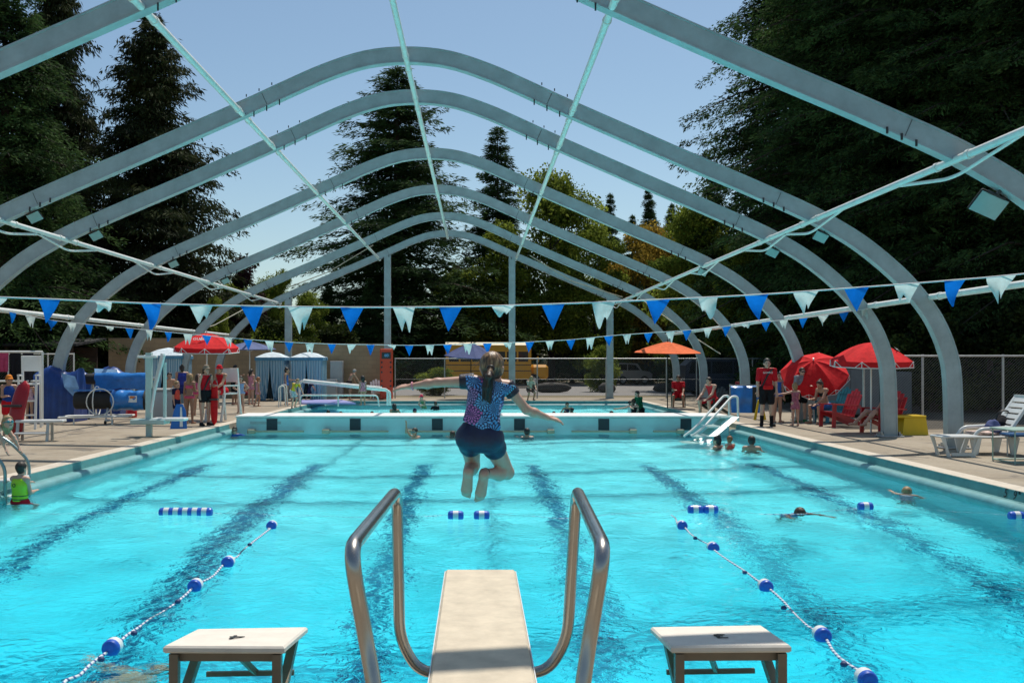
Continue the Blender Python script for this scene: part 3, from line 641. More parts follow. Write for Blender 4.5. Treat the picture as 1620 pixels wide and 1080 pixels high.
def proto(kind):
    if kind in PROTO: return PROTO[kind]
    if kind == 'fir': r = conifer(1, 20, 4.6, 1.0, 62, 9, .42, .45, leaf=(.17, .026), dens=88); m = LFIR
    elif kind == 'fir2': r = conifer(2, 20, 5.4, .6, 58, 9, .5, .6, leaf=(.22, .036), dens=64, ragged=.6); m = LFIR
    elif kind == 'spruce': r = conifer(3, 20, 6.8, .8, 56, 10, .34, .40, leaf=(.20, .026), dens=104, power=.78, ragged=.55); m = LFIR
    elif kind == 'cedar': r = conifer(4, 20, 5.2, .6, 60, 10, .35, 1.5, leaf=(.22, .028), dens=80, power=.72, ragged=.5); m = LCED
    elif kind == 'slim': r = conifer(5, 20, 3.5, 1.0, 50, 7, .25, .3, leaf=(.24, .032), dens=44, power=.7, ragged=.2); m = LFIR
    elif kind == 'bigfir': r = conifer(6, 30, 6.8, 1.0, 74, 11, .40, .5, leaf=(.19, .030), dens=112, power=.55, ragged=.6); m = LFIR
    elif kind == 'leafy': r = broadleaf(7, 12, 4.2, 2.2, 30, 40000, (.17, .065)); m = LDEC
    elif kind == 'leafy2': r = broadleaf(8, 12, 3.6, 1.2, 28, 36000, (.17, .065)); m = LDEC
    elif kind == 'orange': r = broadleaf(9, 11, 4.4, 1.5, 28, 36000, (.17, .065)); m = LORA
    elif kind == 'plum': r = broadleaf(10, 9, 2.6, 1.5, 14, 12000, (.17, .06)); m = LPUR
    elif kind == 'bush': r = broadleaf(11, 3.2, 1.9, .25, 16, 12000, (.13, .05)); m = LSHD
    elif kind == 'bush2': r = broadleaf(12, 3.2, 1.9, .25, 16, 12000, (.13, .05)); m = LDEC
    v, f, tr = r; t = empty(kind, (0, 0, -500))
    c = mk('crown', v, f, m, t); k = tr.build('trunk', BARK, t)
    t.name = {'leafy': 'broadleaf_tree', 'leafy2': 'broadleaf_tree', 'orange': 'maple_tree', 'plum': 'plum_tree', 'bush': 'shrub', 'bush2': 'shrub', 'cedar': 'cedar_tree', 'spruce': 'spruce_tree'}.get(kind, 'fir_tree')
    PROTO[kind] = [t, False]; return PROTO[kind]
HT = {'fir': 20, 'fir2': 20, 'spruce': 20, 'cedar': 20, 'slim': 20, 'bigfir': 30, 'leafy': 12, 'leafy2': 12, 'orange': 11, 'plum': 9, 'bush': 3.2, 'bush2': 3.2}
def tree(kind, px, py_top, Y, wide, label, group, rz=None):
    """a tree at column px and distance Y whose top reaches pixel row py_top"""
    p = proto(kind); t = p[0] if not p[1] else copy_tree(p[0]); p[1] = True
    h = EYE-(py_top-VY)*Y/F; s = h/HT[kind]
    t.location = ((px-VX)*Y/F, Y, 0); t.scale = (s*wide, s*wide, s); t.rotation_euler = (0, 0, random.uniform(0, 6.28) if rz is None else rz)
    return tag(t, label, 'shrub' if kind[:4] == 'bush' else 'tree', group)
GT = 'trees around the pool'
tree('fir', 8, -190, 46, 1.05, 'tall dense dark fir cut off by the left edge of the photo', GT)
tree('cedar', 92, -70, 58, .85, 'drooping cedar partly behind the fir at the left edge', GT)
tree('cedar', 242, 24, 56, 1.3, 'big pointed cedar whose tip stands free at the upper left', GT)
tree('spruce', 628, 108, 79, 1.45, 'broad dark spruce with open branch tips behind the arch tops', GT)
tree('slim', 787, 203, 84, 1.25, 'narrow conifer with a smooth pointed tip right of the big spruce', GT)
tree('leafy', 872, 283, 80, .9, 'yellow green broadleaf tree in front of the narrow conifer', GT)
tree('leafy2', 790, 352, 78, .95, 'broadleaf tree behind the gable post near the bus', GT)
tree('leafy2', 935, 352, 77, 1.0, 'light green broadleaf tree left of the orange maple', GT)
tree('orange', 1025, 352, 80, .95, 'maple with orange turning leaves behind the right arches', GT)
tree('leafy', 1105, 330, 60, .95, 'green broadleaf tree between the orange maple and the big firs', GT)
tree('leafy2', 1180, 360, 54, 1.0, 'dark green broadleaf tree low in front of the big right firs', GT)
for px, py, Y in ((965, 306, 120), (1026, 298, 115), (1062, 322, 125), (1000, 340, 118), (905, 372, 118)):
    tree('fir', px, py, Y, .85, 'small far fir tip on the skyline above the maple and the broadleaf trees', GT)
for px, py, Y, wd, lab in ((1255, -300, 58, .95, 'tall fir whose left side meets the sky at the upper right'), (1330, -420, 48, 1.0, 'tall dark fir right of the one that meets the sky'), (1445, -500, 44, .95, 'tall black-looking fir above the red umbrellas'),
                           (1565, -560, 41, .95, 'tall fir behind the chain link fence, above the lounger'), (1680, -520, 38, 1.0, 'tall fir cut off by the right edge of the photo'), (1510, -300, 58, .9, 'fir standing back between the tall right firs'), (1390, -260, 62, .95, 'fir in the second row of the dark right grove')):
    tree('bigfir', px, py, Y, wd, lab, GT)
tree('fir2', 1130, 255, 62, .85, 'mid-height fir whose tip points over the right arches', GT)
tree('plum', 392, 412, 60, .85, 'purple-leaved plum tree between cedar and spruce', GT)
tree('leafy2', 447, 428, 57, .62, 'small bright green tree left of the spruce', GT)
tree('leafy2', 340, 470, 52, .7, 'small green tree behind the red umbrella at the left', GT)
tree('leafy', 372, 452, 64, 1.0, 'round green tree low behind the left arches, right of the big pointed cedar', GT)
tree('leafy', 425, 446, 70, 1.0, 'leafy green tree under the strip of open sky left of the spruce', GT)
tree('leafy2', 486, 462, 60, 1.0, 'shaded leafy tree under the left branches of the spruce', GT)
tree('leafy2', 722, 425, 90, 1.2, 'shaded leafy tree between the spruce and the narrow conifer', GT)
# trees behind, closing the view under the crowns
fills = [(60, 330, 70), (150, 380, 72), (215, 430, 66), (300, 440, 72), (380, 470, 78), (452, 470, 70), (520, 452, 74), (585, 440, 72), (655, 440, 76), (722, 430, 84), (780, 440, 88), (840, 440, 86), (905, 440, 84), (965, 430, 86), (1030, 440, 82), (1085, 430, 78), (1150, 400, 74), (1215, 330, 70), (1290, 250, 72), (1370, 200, 70), (1460, 160, 68), (1550, 130, 66), (1640, 120, 64)]
for i, (px, py, Y) in enumerate(fills):
    tree('fir2' if i % 2 else 'spruce', px, py, Y, 1.25, 'dark shaded conifer in the back row of the wood behind the pool', 'back row of the wood')
for i, (px, py, Y, wd) in enumerate(((20, 520, 50, 1.2), (110, 505, 51, 1.2), (205, 505, 50, 1.0), (440, 515, 50, 1.1), (530, 520, 52, 1.2), (1130, 505, 57, 1.2), (1250, 470, 48, 1.2), (1300, 520, 38, 1.1), (1390, 500, 40, 1.3), (1480, 505, 34, 1.1), (1560, 500, 36, 1.3), (1640, 495, 33, 1.2))):
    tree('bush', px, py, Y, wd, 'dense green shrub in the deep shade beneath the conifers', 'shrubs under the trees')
tree('bush2', 695, 583, 52, 1.5, 'low light green bush behind the fence left of the bus', 'shrubs behind the far fence')
tree('bush2', 955, 550, 58, .8, 'pale green shrub behind the fence by the gable post', 'shrubs behind the far fence')
tree('bush2', 1000, 548, 84, .8, 'yellow green shrub behind the fence left of the orange umbrella', 'shrubs behind the far fence')
tree('bush2', 690, 560, 80, 1.2, 'low bright shrub at the rear end of the bus', 'shrubs behind the far fence')
tree('bush2', 430, 520, 49.5, .9, 'leafy shrub showing over the block wall behind the tents', 'shrubs under the trees')
# ================================================================ OBJECTS
# ---------------------------------------------------------------- diving board and its steel rails
BD = 0.33
BOARDM = mat('sandy_board_top', (0.60, 0.515, 0.385), rough=.85, var=.15, scale=6, bump=.25, detail=8)
db = empty('diving_board', (0, 3.2, 0), 0, 'beige diving board with gritty top pointing over the pool', 'diving board')
wb = .23; tip = P(760, 900, 1); Yt = F*(EYE-BD)/(900-VY); xc = .025
MB().box((xc-wb, 2.2-3.2, BD-.045), (xc+wb, Yt-3.2, BD), bev=.012).build('board', BOARDM, db)
MB().box((xc-wb-.006, 2.2-3.2, BD-.038), (xc-wb-.001, Yt-3.22, BD-.008)).box((xc+wb+.001, 2.2-3.2, BD-.038), (xc+wb+.006, Yt-3.22, BD-.008)).build('edge_trim', WHITE, db)
MB().box((xc-.2, .35, 0), (xc+.2, .95, BD-.047), bev=.02).tube([(xc-.3, .65, BD-.09), (xc+.3, .65, BD-.09)], .03).build('fulcrum_stand', GALV, db)
MB().box((xc-.18, -.9, 0), (xc+.18, -.6, BD-.047), bev=.02).build('rear_anchor', GALV, db)
for s, pts in ((-1, [(P(600, 1130, 3.22)), P(575, 990, 3.30), P(553, 868, 3.24), P(628, 775, 4.60), P(632, 1010, 4.62), V(-.27, 4.64, .255), V(-.05, 4.64, .255)]),
               (1, [(P(915, 1130, 3.22)), P(936, 990, 3.30), P(956, 868, 3.24), P(912, 774, 4.60), P(898, 1010, 4.62), V(.33, 4.64, .255), V(.1, 4.64, .255)])):
    t = empty('handrail', (pts[0].x, 3.2, 0), 0, ('left' if s < 0 else 'right')+' bent stainless steel rail beside the diving board', 'handrail', 'diving board rails')
    q = [V(pts[0].x, 3.22, 0)]+pts; a = bend(q[:4], .10, 6); a = bend(q, .13, 6)
    o = MB().tube([p-t.location for p in a], .0265, 16).build('tube', CHROME, t)
    MB().lathe([(.027, .04), (.05, .035), (.062, .012), (.064, 0)], 16, (0, .02, 0)).build('flange', CHROME, t)
# ---------------------------------------------------------------- starting blocks
BTOP = mat('white_block_top', (0.70, 0.64, 0.55), rough=.8, var=.07, scale=8, bump=.15)
BLEG = mat('brown_steel_leg', (0.19, 0.155, 0.11), rough=.45, metal=.35, var=.15)
NUM = mat('black_numeral', (.02, .02, .02), rough=.7)
def start_block(c4, leg, num, label):
    pts = [P(c4[0][0], c4[0][1], 4.65), P(c4[1][0], c4[1][1], 4.65), P(c4[2][0], c4[2][1], 5.23), P(c4[3][0], c4[3][1], 5.23)]
    cx = sum(p.x for p in pts)/4; t = empty('starting_block', (cx, 4.55, 0), 0, label, 'starting block', 'starting blocks')
    pts = [p-t.location for p in pts]; th = .035
    # top plate with a rounded rim
    def inset(k, dz):
        c = sum(pts, Vector())/4; return [p+(c-p)*k+Vector((0, 0, dz)) for p in pts]
    l0, l1, l2, l3 = inset(.03, 0), inset(.0, -.01), inset(0, -th+.008), inset(.03, -th)
    vs = l0+l1+l2+l3; fs = [[0, 1, 2, 3], [15, 14, 13, 12]]
    for k in range(3):
        for i in range(4): fs.append([k*4+i, (k+1)*4+i, (k+1)*4+(i+1) % 4, k*4+(i+1) % 4][::-1])
    MB().add(vs, fs).build('top_plate', BTOP, t)
    for i, (fx, fy) in enumerate(leg):
        p = pts[0]*(1-fx)*(1-fy)+pts[1]*fx*(1-fy)+pts[2]*fx*fy+pts[3]*(1-fx)*fy
        ft = Vector((p.x+(0 if fy < .5 else 0), p.y-(0.0 if fy < .5 else .50), 0.010))
        MB().obox(p+Vector((0, 0, -th-.004)), ft, .042, .042, up=(0, 1, 0)).build('leg', BLEG, t)
    a, b2 = pts[0]*.92+pts[1]*.08, pts[0]*.08+pts[1]*.92
    MB().obox(a+Vector((0, .05, -.060)), b2+Vector((0, .05, -.060)), .02, .045).build('apron', BLEG, t)
    a, b2 = pts[3]*.88+pts[2]*.12, pts[3]*.1+pts[2]*.9
    MB().obox(a+Vector((0, -.075, -.215)), b2+Vector((0, -.075, -.215)), .02, .024).obox((a+b2)/2+Vector((.03, -.07, -.215)), (pts[2]+pts[1])/2*.4+(pts[3]+pts[0])/2*.6+Vector((0, 0, -th-.004)), .02, .03).build('brace', BLEG, t)
    MB().tube([a+Vector((.04, -.04, -.11)), b2+Vector((0, -.04, -.11))], .016, 8).build('grip_bar', WHITE, t)
    c = (pts[0]+pts[1]+pts[2]+pts[3])/4; nv = (pts[1]-pts[0]).cross(pts[3]-pts[0]).normalized()
    o = text(num, .16, NUM, t, c+nv*.006+(pts[0]-pts[3]).normalized()*.05, (0, 0, 0), 'numeral', .001)
    o.rotation_euler = (Matrix.Rotation(math.asin(-nv.y), 3, 'X') @ Matrix.Rotation(math.pi, 3, 'Z')).to_euler()
LG = [(.08, .05), (.93, .05), (.11, .78), (.92, .78)]
start_block([(258, 1021), (450, 1022), (487, 991), (312, 994)], LG, '4', 'white topped starting block left of the diving board')
start_block([(1061, 1021), (1252, 1020), (1205, 988), (1029, 991)], LG, '3', 'white topped starting block right of the diving board, partly in shade')
# ---------------------------------------------------------------- lane ropes with floats
def rope_material():
    m, n, b = newmat('blue_white_rope'); tc = N(n, 'ShaderNodeTexCoord')
    wv = N(n, 'ShaderNodeTexWave', wave_type='BANDS', bands_direction='DIAGONAL', i_Scale=9.0, i_Distortion=0.4); L(n, tc.outputs['Object'], wv.inputs['Vector'])
    L(n, ramp(n, wv.outputs[0], [(.74, (.62, .66, .7)), (.8, (.06, .10, .28))]), b.inputs['Base Color']); b.inputs['Roughness'].default_value = .85; return m
ROPE = rope_material(); FBLUE = plastic('float_blue', (0.025, 0.11, 0.52)); FWHITE = plastic('float_white', (.74, .74, .74))
def flt(mb_parent, p, d, ln=.16, r=.068, pattern='bwb', name='float'):
    d = Vector(d).normalized(); q = d.to_track_quat('X', 'Z')
    prof = [(-.5, .02), (-.5, .55), (-.44, .86), (-.34, .98), (-.17, 1), (.17, 1), (.34, .98), (.44, .86), (.5, .55), (.5, .02)]
    g = MB(); n = 18
    for i in range(len(prof)-1):
        a, b2 = prof[i], prof[i+1]; u = (a[0]+b2[0])/2
        m = {'bwb': 1 if abs(u) < .17 else 0, 'bw': 1 if -.05 < u < .36 else 0, 'wb': 1 if u < 0 else 0}[pattern]
        g.lathe([(a[1]*r, a[0]*ln), (b2[1]*r, b2[0]*ln)], n, axis='X', m=m)
    o = g.build(name, [FBLUE, FWHITE], mb_parent); o.location = p; o.rotation_mode = 'QUATERNION'; o.rotation_quaternion = q; return o
def water_pt(x, y, dz=0.0): return G(x, y, WZ+dz)
def lane_rope(name, path, floats, knots, label, pattern='bw', r=.062, ln=.125, rr=.011):
    base = path[0]; t = empty(name, base, 0, label, 'lane rope', 'floating lane ropes')
    pts = []
    for i in range(len(path)-1):
        for k in range(6):
            u = k/6; p = path[i].lerp(path[i+1], u); p = p+Vector((math.sin(i*2.1+u*6)*.02, 0, -.02*math.sin(math.pi*u))); pts.append(p-base)
    pts.append(path[-1]-base); MB().tube(pts, rr, 8).build('rope', ROPE, t)
    for (p, d) in floats: flt(t, p-base, d, ln, r, pattern)
    for p in knots: MB().ball(p-base, .02, 8, sc=(1.3, 1.3, 1)).build('knot', mat('navy_tape', (.03, .05, .15)), t)
lp = [(425, 836), (361, 889), (309, 925), (178, 1022), (110, 1075), (40, 1135)]
pth = [water_pt(435, 826)]+[water_pt(*q, .02) for q in lp]
lane_rope('lane_rope', pth, [(water_pt(x, y, .03), pth[0]-pth[-1]) for x, y in ((430, 831), (361, 889), (309, 926), (178, 1023))], [water_pt(x, y, .02) for x, y in ((395, 861), (281, 951), (212, 1001), (160, 1042))], 'knotted rope with four round blue and white floats, left of the diving board')
rp = [(1079, 831), (1128, 866), (1212, 927), (1300, 1004), (1370, 1072), (1420, 1120)]
pth = [water_pt(1062, 815)]+[water_pt(*q, .02) for q in rp]
lane_rope('lane_rope', pth, [(water_pt(x, y, .03), pth[0]-pth[-1]) for x, y in ((1079, 831), (1128, 866), (1211, 927), (1300, 1004), (1370, 1073))], [water_pt(x, y, .02) for x, y in ((1100, 851), (1178, 905), (1240, 961), (1335, 1050))], 'knotted rope with five round blue and white floats, right of the diving board')
cross = [water_pt(x, y, -.012) for x, y in ((40, 812), (150, 813), (258, 810), (336, 811), (470, 818), (708, 815), (776, 815), (900, 820), (1087, 807), (1137, 808), (1260, 813), (1355, 804), (1384, 801), (1560, 812), (1608, 817))]
t_ = [(x, 810) for x in (264, 279, 294, 309, 324)]+[(x, 815) for x in (721, 762)]+[(1100, 806), (1124, 806), (1369, 801), (1608, 816)]
lane_rope('safety_rope', cross, [(water_pt(x, y, .035), (1, .0, 0)) for x, y in t_], [], 'thin rope across the whole pool with small groups of blue and white floats', 'bwb', .062, .20, .007)
# ---------------------------------------------------------------- pennant lines
FLB = cloth('blue_flag', (0.005, 0.17, 0.62)); FLW = cloth('white_flag', (0.56, 0.66, 0.64)); CORD = mat('white_cord', (.7, .7, .7))
for m_ in (FLB, FLW):                                                # thin cloth lets light through
    n = m_.node_tree; out = n.nodes['Material Output']; b = n.nodes['Principled BSDF']; tl = N(n, 'ShaderNodeBsdfTranslucent'); L(n, b.inputs['Base Color'].links[0].from_socket, tl.inputs[0])
    mx = N(n, 'ShaderNodeMixShader', i_0=.45); L(n, b.outputs[0], mx.inputs[1]); L(n, tl.outputs[0], mx.inputs[2]); L(n, mx.outputs[0], out.inputs['Surface'])
def pennants(line, Y, flags, w, h, label, wn):
    pts = [P(x, y, Y) for x, y in line]; base = P(VX, line[len(line)//2][1], Y)
    t = empty('pennant_line', base, 0, label, 'pennant line', 'pennant lines')
    sm = []
    for i in range(len(pts)-1):
        a, b2, c, d = pts[max(i-1, 0)], pts[i], pts[i+1], pts[min(i+2, len(pts)-1)]
        for k in range(6):
            u = k/6; sm.append(.5*((2*b2)+(c-a)*u+(2*a-5*b2+4*c-d)*u*u+(3*b2-a-3*c+d)*u**3))
    sm.append(pts[-1]); MB().tube([p-base for p in sm], .007, 6).build('cord', CORD, t)
    rr = random.Random(wn)
    for (fx, kind) in flags:
        X = (fx-VX)*Y/F; k = min(range(len(sm)-1), key=lambda i: abs((sm[i].x+sm[i+1].x)/2-X)); a, b2 = sm[k], sm[k+1]
        z = a.z+(b2.z-a.z)*(X-a.x)/max(b2.x-a.x, 1e-6)-.004; sl = (b2.z-a.z)/(b2.x-a.x)
        nx, nz = 8, 8; hh = h*(1 if kind == 'b' else rr.choice((.72, .8, .55, .34, .85)) if kind == 'w' else .25); tipw = .02 if kind == 'b' else rr.uniform(.22, .5); lean = rr.uniform(-.12, .12); cur = rr.uniform(.005, .06)*w/.2; tw = rr.uniform(-.8, .8); hh *= rr.uniform(.93, 1.05); droop_ = rr.uniform(-.10, .10)
        vs = []
        for j in range(nz+1):
            v = j/nz; ww = w*((1-v)+v*tipw)
            for i in range(nx+1):
                u = i/nx-.5; x = u*ww+lean*w*v+droop_*w*v*v; dep = cur*math.sin(v*3+u*3*tw)+ (u*tw*.25*ww)
                zz = -hh*v+sl*x
                if kind == 'w': zz += hh*.30*v*v*math.cos(u*6.0+lean*20); dep += .35*hh*max(0, v-.55)
                vs.append((x, dep, zz))
        fs = [[j*(nx+1)+i, j*(nx+1)+i+1, (j+1)*(nx+1)+i+1, (j+1)*(nx+1)+i] for j in range(nz) for i in range(nx)]
        o = mk('pennant', vs, fs, FLB if kind == 'b' else FLW, t, smooth=True); o.location = Vector((X, Y, z))-base
near = [(-640, 462), (-300, 463), (0, 470), (240, 480), (400, 484), (560, 486), (720, 485), (870, 481), (1040, 474), (1200, 466), (1355, 455), (1510, 443), (1620, 433), (1900, 402), (2350, 350)]
nf = [(78, 'b'), (164, 'w'), (239, 'b'), (318, 'w'), (399, 'b'), (475, 'w'), (557, 'b'), (639, 'w'), (713, 'b'), (796, 'w'), (875, 'b'), (955, 'w'), (1041, 'b'), (1120, 'w'), (1197, 'b'), (1275, 'w'), (1355, 'b'), (1435, 'w'), (1511, 'b'), (1584, 'w'), (-5, 'w')]
pennants(near, 9.0, nf, .205, .225, 'nearer line of large blue and white pennants across the pool', 4)
far = [(-60, 478), (20, 494), (80, 506), (140, 513), (205, 519), (265, 525), (330, 531), (395, 537), (455, 541), (525, 544), (585, 545), (645, 546), (705, 545), (770, 543), (830, 541), (905, 537), (965, 531), (1020, 527), (1090, 522), (1150, 516), (1210, 509), (1270, 503), (1335, 494), (1398, 484)]
ff = [(20, 'b'), (48, 'w'), (82, 'b'), (113, 'w'), (141, 'b'), (173, 'w'), (205, 'b'), (236, 'w'), (266, 'b'), (297, 'w'), (327, 'b'), (361, 'w'), (392, 'b'), (426, 'w'), (457, 'b'), (490, 'w'), (525, 'b'), (556, 'w'), (586, 'b'), (620, 'w'), (647, 'b'), (680, 'w'), (708, 'b'), (740, 'w'), (771, 'b'), (803, 'w'), (838, 'b'), (870, 'w'), (903, 'b'), (934, 'w'), (963, 'b'), (992, 'w'), (1026, 'b'), (1060, 'w'), (1087, 'b'), (1120, 'w'), (1150, 'b'), (1180, 'w'), (1212, 'b'), (1240, 'w'), (1271, 'b'), (1303, 'w'), (1335, 'b'), (1368, 'w')]
pennants(far, 22.55, ff, .20, .235, 'farther line of small blue and white pennants near the bulkhead', 9)
# ---------------------------------------------------------------- umbrellas
def umbrella(name, loc, zt, R, rise, val, colm, label, tilt=(0, 0), seg=8, zb=0.0, pole=True, trim=None, polem=None, mark=None):
    t = empty(name, loc, 0, label, 'umbrella', 'pool umbrellas')
    c = empty('canopy_mount', (0, 0, zt-rise)); bpy.data.objects.remove(c)
    vs = []; fs = []; n = seg*4; rings = 6; H = Vector((0, 0, zt-rise)); rot = Matrix.Rotation(tilt[0], 3, 'Y') @ Matrix.Rotation(tilt[1], 3, 'X')
    for lay, dz in ((0, 0), (1, -.012)):
        for k in range(rings+1):
            r = R*k/rings
            for j in range(n):
                a = 2*math.pi*j/n+.2; ph = (a-.2) % (2*math.pi/seg); mid = math.pi/seg
                rr = r*math.cos(mid)/math.cos(ph-mid); sag = -.035*R*math.sin(math.pi*k/rings)*math.cos((ph-mid)/mid*math.pi/2)
                z = rise*(1-(k/rings)**(1.75 if val > .1 else 1.25))+sag+dz; vs.append(H+rot @ Vector((rr*math.cos(a), rr*math.sin(a), z)))
    m = (rings+1)*n
    for lay in (0, 1):
        for k in range(rings):
            for j in range(n):
                q = [lay*m+k*n+j, lay*m+(k+1)*n+j, lay*m+(k+1)*n+(j+1) % n, lay*m+k*n+(j+1) % n]; fs.append(q if lay == 0 else q[::-1])
    o = mk('canopy', vs, fs, colm, t)
    if val:
        g = MB(); ed = []
        for j in range(n):
            a = 2*math.pi*j/n+.2; ph = (a-.2) % (2*math.pi/seg); mid = math.pi/seg; rr = R*math.cos(mid)/math.cos(ph-mid)
            ed.append((H+rot @ Vector((rr*math.cos(a), rr*math.sin(a), 0)), H+rot @ Vector((rr*1.01*math.cos(a), rr*1.01*math.sin(a), -val))))
        for j in range(n):
            a, b2 = ed[j], ed[(j+1) % n]; g.add([a[0], b2[0], b2[1], a[1]], [[0, 1, 2, 3]])
        v_ = g.build('valance', colm, o)
        if trim:
            g = MB(); g.tube([e[1] for e in ed], .014, 5, closed=True)
            for j in range(0, n, 4): g.tube([ed[j][0]-(ed[(j+1) % n][0]-ed[j][0])*.0, ed[j][1]], .012, 5); 
            for j in range(0, n, 4):
                for s in (-1, 1): g.tube([ed[j][0], ed[(j+s) % n][1]], .010, 5)
            g.build('trim', trim, o)
    pm = polem or WHITE
    top = H+rot @ Vector((0, 0, rise))
    MB().tube([Vector((0, 0, zb)), H+Vector((0, 0, 0)), top+Vector((0, 0, .07))], .022, 8).build('pole', pm, t)
    for j in range(seg):
        a = 2*math.pi*j/seg+.2; g = MB(); e = H+rot @ Vector((R*math.cos(a)*.99, R*math.sin(a)*.99, -.025)); g.tube([top+Vector((0, 0, -.05)), e], .008, 4); g.tube([H+rot @ Vector((0, 0, -.12)), top.lerp(e, .5)], .007, 4); g.build('rib', pm, t)
    if mark:
        for (a0, txt, sz) in mark:
            d = Vector((math.cos(a0), math.sin(a0), 0)); p = H+rot @ (d*R*.62+Vector((0, 0, rise*(1-.62**1.75)+.03)))
            sl = math.atan2(rise, R)*1.15; o2 = text(txt, sz, WHITE, o, p, (0, 0, 0), 'emblem', .002)
            o2.rotation_euler = (rot @ (Matrix.Rotation(a0+math.pi/2, 3, 'Z') @ Matrix.Rotation(math.radians(30)+sl*.3, 3, 'X'))).to_euler()
    return t
WT = mat('white_trim', (.7, .68, .66))
u = G(327, 664); umbrella('umbrella', u, 2.56, .93, .42, .14, RED, 'round red umbrella with white trim over the lifeguard chair on the left deck', trim=WT, mark=[(-1.57, 'GUARD', .14), (-1.57, '+', .3)], tilt=(.02, .06))
u = G(395, 636); umbrella('umbrella', u, 2.6, 1.1, .33, .03, cloth('slate_canvas', (.12, .15, .28)), 'slate blue umbrella half hidden behind the red guard umbrella', tilt=(0, .03))
u = P(745, 632, 46); u.z = 0; umbrella('umbrella', u, 2.6, 1.25, .6, .03, cloth('navy_canvas', (.085, .105, .22)), 'dark blue umbrella in front of the fence beside the jumping girl', tilt=(0.04, .10), polem=DARK)
u = P(1056, 650, 37.0); u.z = 0; umbrella('umbrella', u, 2.47, 1.30, .40, .0, cloth('orange_canvas', (.75, .16, .055)), 'flat orange umbrella above the seated guards on the right deck', tilt=(.01, .05), polem=DARK)
u = P(1288, 650, 28.5); u.z = 0; umbrella('umbrella', u, 1.85, .95, .46, .15, RED, 'red umbrella tipped on its side beside the grey cabinet', tilt=(-.30, .62), trim=WT)
u = P(1378, 690, 24.0); u.z = 0; umbrella('umbrella', u, 2.18, .95, .44, .14, RED, 'upright red umbrella with white trim in front of the chain link fence', trim=WT, mark=[(-.55, '+', .3)], tilt=(0, .05))
# ---------------------------------------------------------------- striped changing tents
def stripe_material():
    m, n, b = newmat('blue_white_stripes'); tc = N(n, 'ShaderNodeTexCoord'); sp = N(n, 'ShaderNodeSeparateXYZ'); L(n, tc.outputs['Object'], sp.inputs[0])
    ad = N(n, 'ShaderNodeMath', operation='ADD'); L(n, sp.outputs[0], ad.inputs[0]); L(n, sp.outputs[1], ad.inputs[1])
    s = N(n, 'ShaderNodeMath', operation='MULTIPLY', i_1=88.0); L(n, ad.outputs[0], s.inputs[0]); q = N(n, 'ShaderNodeMath', operation='SINE'); L(n, s.outputs[0], q.inputs[0])
    L(n, ramp(n, q.outputs[0], [(.36, (.11, .27, .40)), (.60, (.52, .64, .68))]), b.inputs['Base Color']); b.inputs['Roughness'].default_value = .85; return m
STRIPE = stripe_material(); TROOF = cloth('pale_tent_roof', (.62, .70, .74)); TBAND = cloth('blue_band', (.10, .27, .42))
def tent(px, Y, wpx, zb, zt, label, rz=0):
    X = (px-VX)*Y/F; w = wpx*Y/F/2; t = empty('changing_tent', (X, Y+w, 0), rz, label, 'tent', 'striped changing tents')
    n = 28; g = MB()
    def wall(a, c, nm, gap=0):
        g = MB(); vs = []
        for i in range(n+1):
            u = i/n; x = a[0]+(c[0]-a[0])*u; y = a[1]+(c[1]-a[1])*u; f = .025*math.sin(u*40); 
            ln = math.hypot(c[0]-a[0], c[1]-a[1]); nx, ny = -(c[1]-a[1])/ln, (c[0]-a[0])/ln
            vs += [(x+nx*f*.3, y+ny*f*.3, zb), (x+nx*f, y+ny*f, .03)]
        MB().add(vs, [[2*i, 2*i+1, 2*i+3, 2*i+2] for i in range(n)]).build(nm, STRIPE, t)
    wall((-w, w), (w, w), 'back_curtain'); wall((-w, -w), (-w, w), 'side_curtain'); wall((w, -w), (w, w), 'side_curtain')
    for s in (-1, 1):                                                   # two front halves drawn apart at the foot
        vs = []
        for i in range(n+1):
            u = i/n; x0 = s*w*(1-u); f = .03*math.sin(u*30)
            for k in range(7):
                v = k/6; vs.append((x0+s*.28*w*u*v*v, -w+f*v, zb+(.03-zb)*v))
        MB().add(vs, [[i*7+k, i*7+k+1, (i+1)*7+k+1, (i+1)*7+k] for i in range(n) for k in range(6)]).build('front_curtain', STRIPE, t)
    e = w*1.06; vs = [(-e, -e, zb), (e, -e, zb), (e, e, zb), (-e, e, zb), (0, 0, zt), (-e*.45, -e*.45, zb+(zt-zb)*.72), (e*.45, -e*.45, zb+(zt-zb)*.72), (e*.45, e*.45, zb+(zt-zb)*.72), (-e*.45, e*.45, zb+(zt-zb)*.72)]
    fs = [[i, (i+1) % 4, 5+(i+1) % 4, 5+i] for i in range(4)]+[[5+i, 5+(i+1) % 4, 4] for i in range(4)]
    rf = MB().add(vs, fs).build('roof', TROOF, t)
    MB().add([(-e, -e, zb), (e, -e, zb), (e, e, zb), (-e, e, zb), (-e*1.005, -e*1.005, zb-.14), (e*1.005, -e*1.005, zb-.14), (e*1.005, e*1.005, zb-.14), (-e*1.005, e*1.005, zb-.14)], [[i, 4+i, 4+(i+1) % 4, (i+1) % 4] for i in range(4)]).build('valance', TBAND, rf)
    for sx in (-1, 1):
        for sy in (-1, 1): MB().tube([(sx*w*.97, sy*w*.97, 0), (sx*w*.97, sy*w*.97, zb)], .018, 6).build('pole', GALV, t)
tent(258, 41, 58, 1.98, 2.32, 'striped blue and white changing tent behind the pool lift, leftmost of three')
tent(427, 44, 45, 1.92, 2.17, 'striped changing tent in the middle, left of a grey gable post')
tent(485, 44, 49, 1.92, 2.17, 'striped changing tent right of a grey gable post, nearest the white cabinet door')
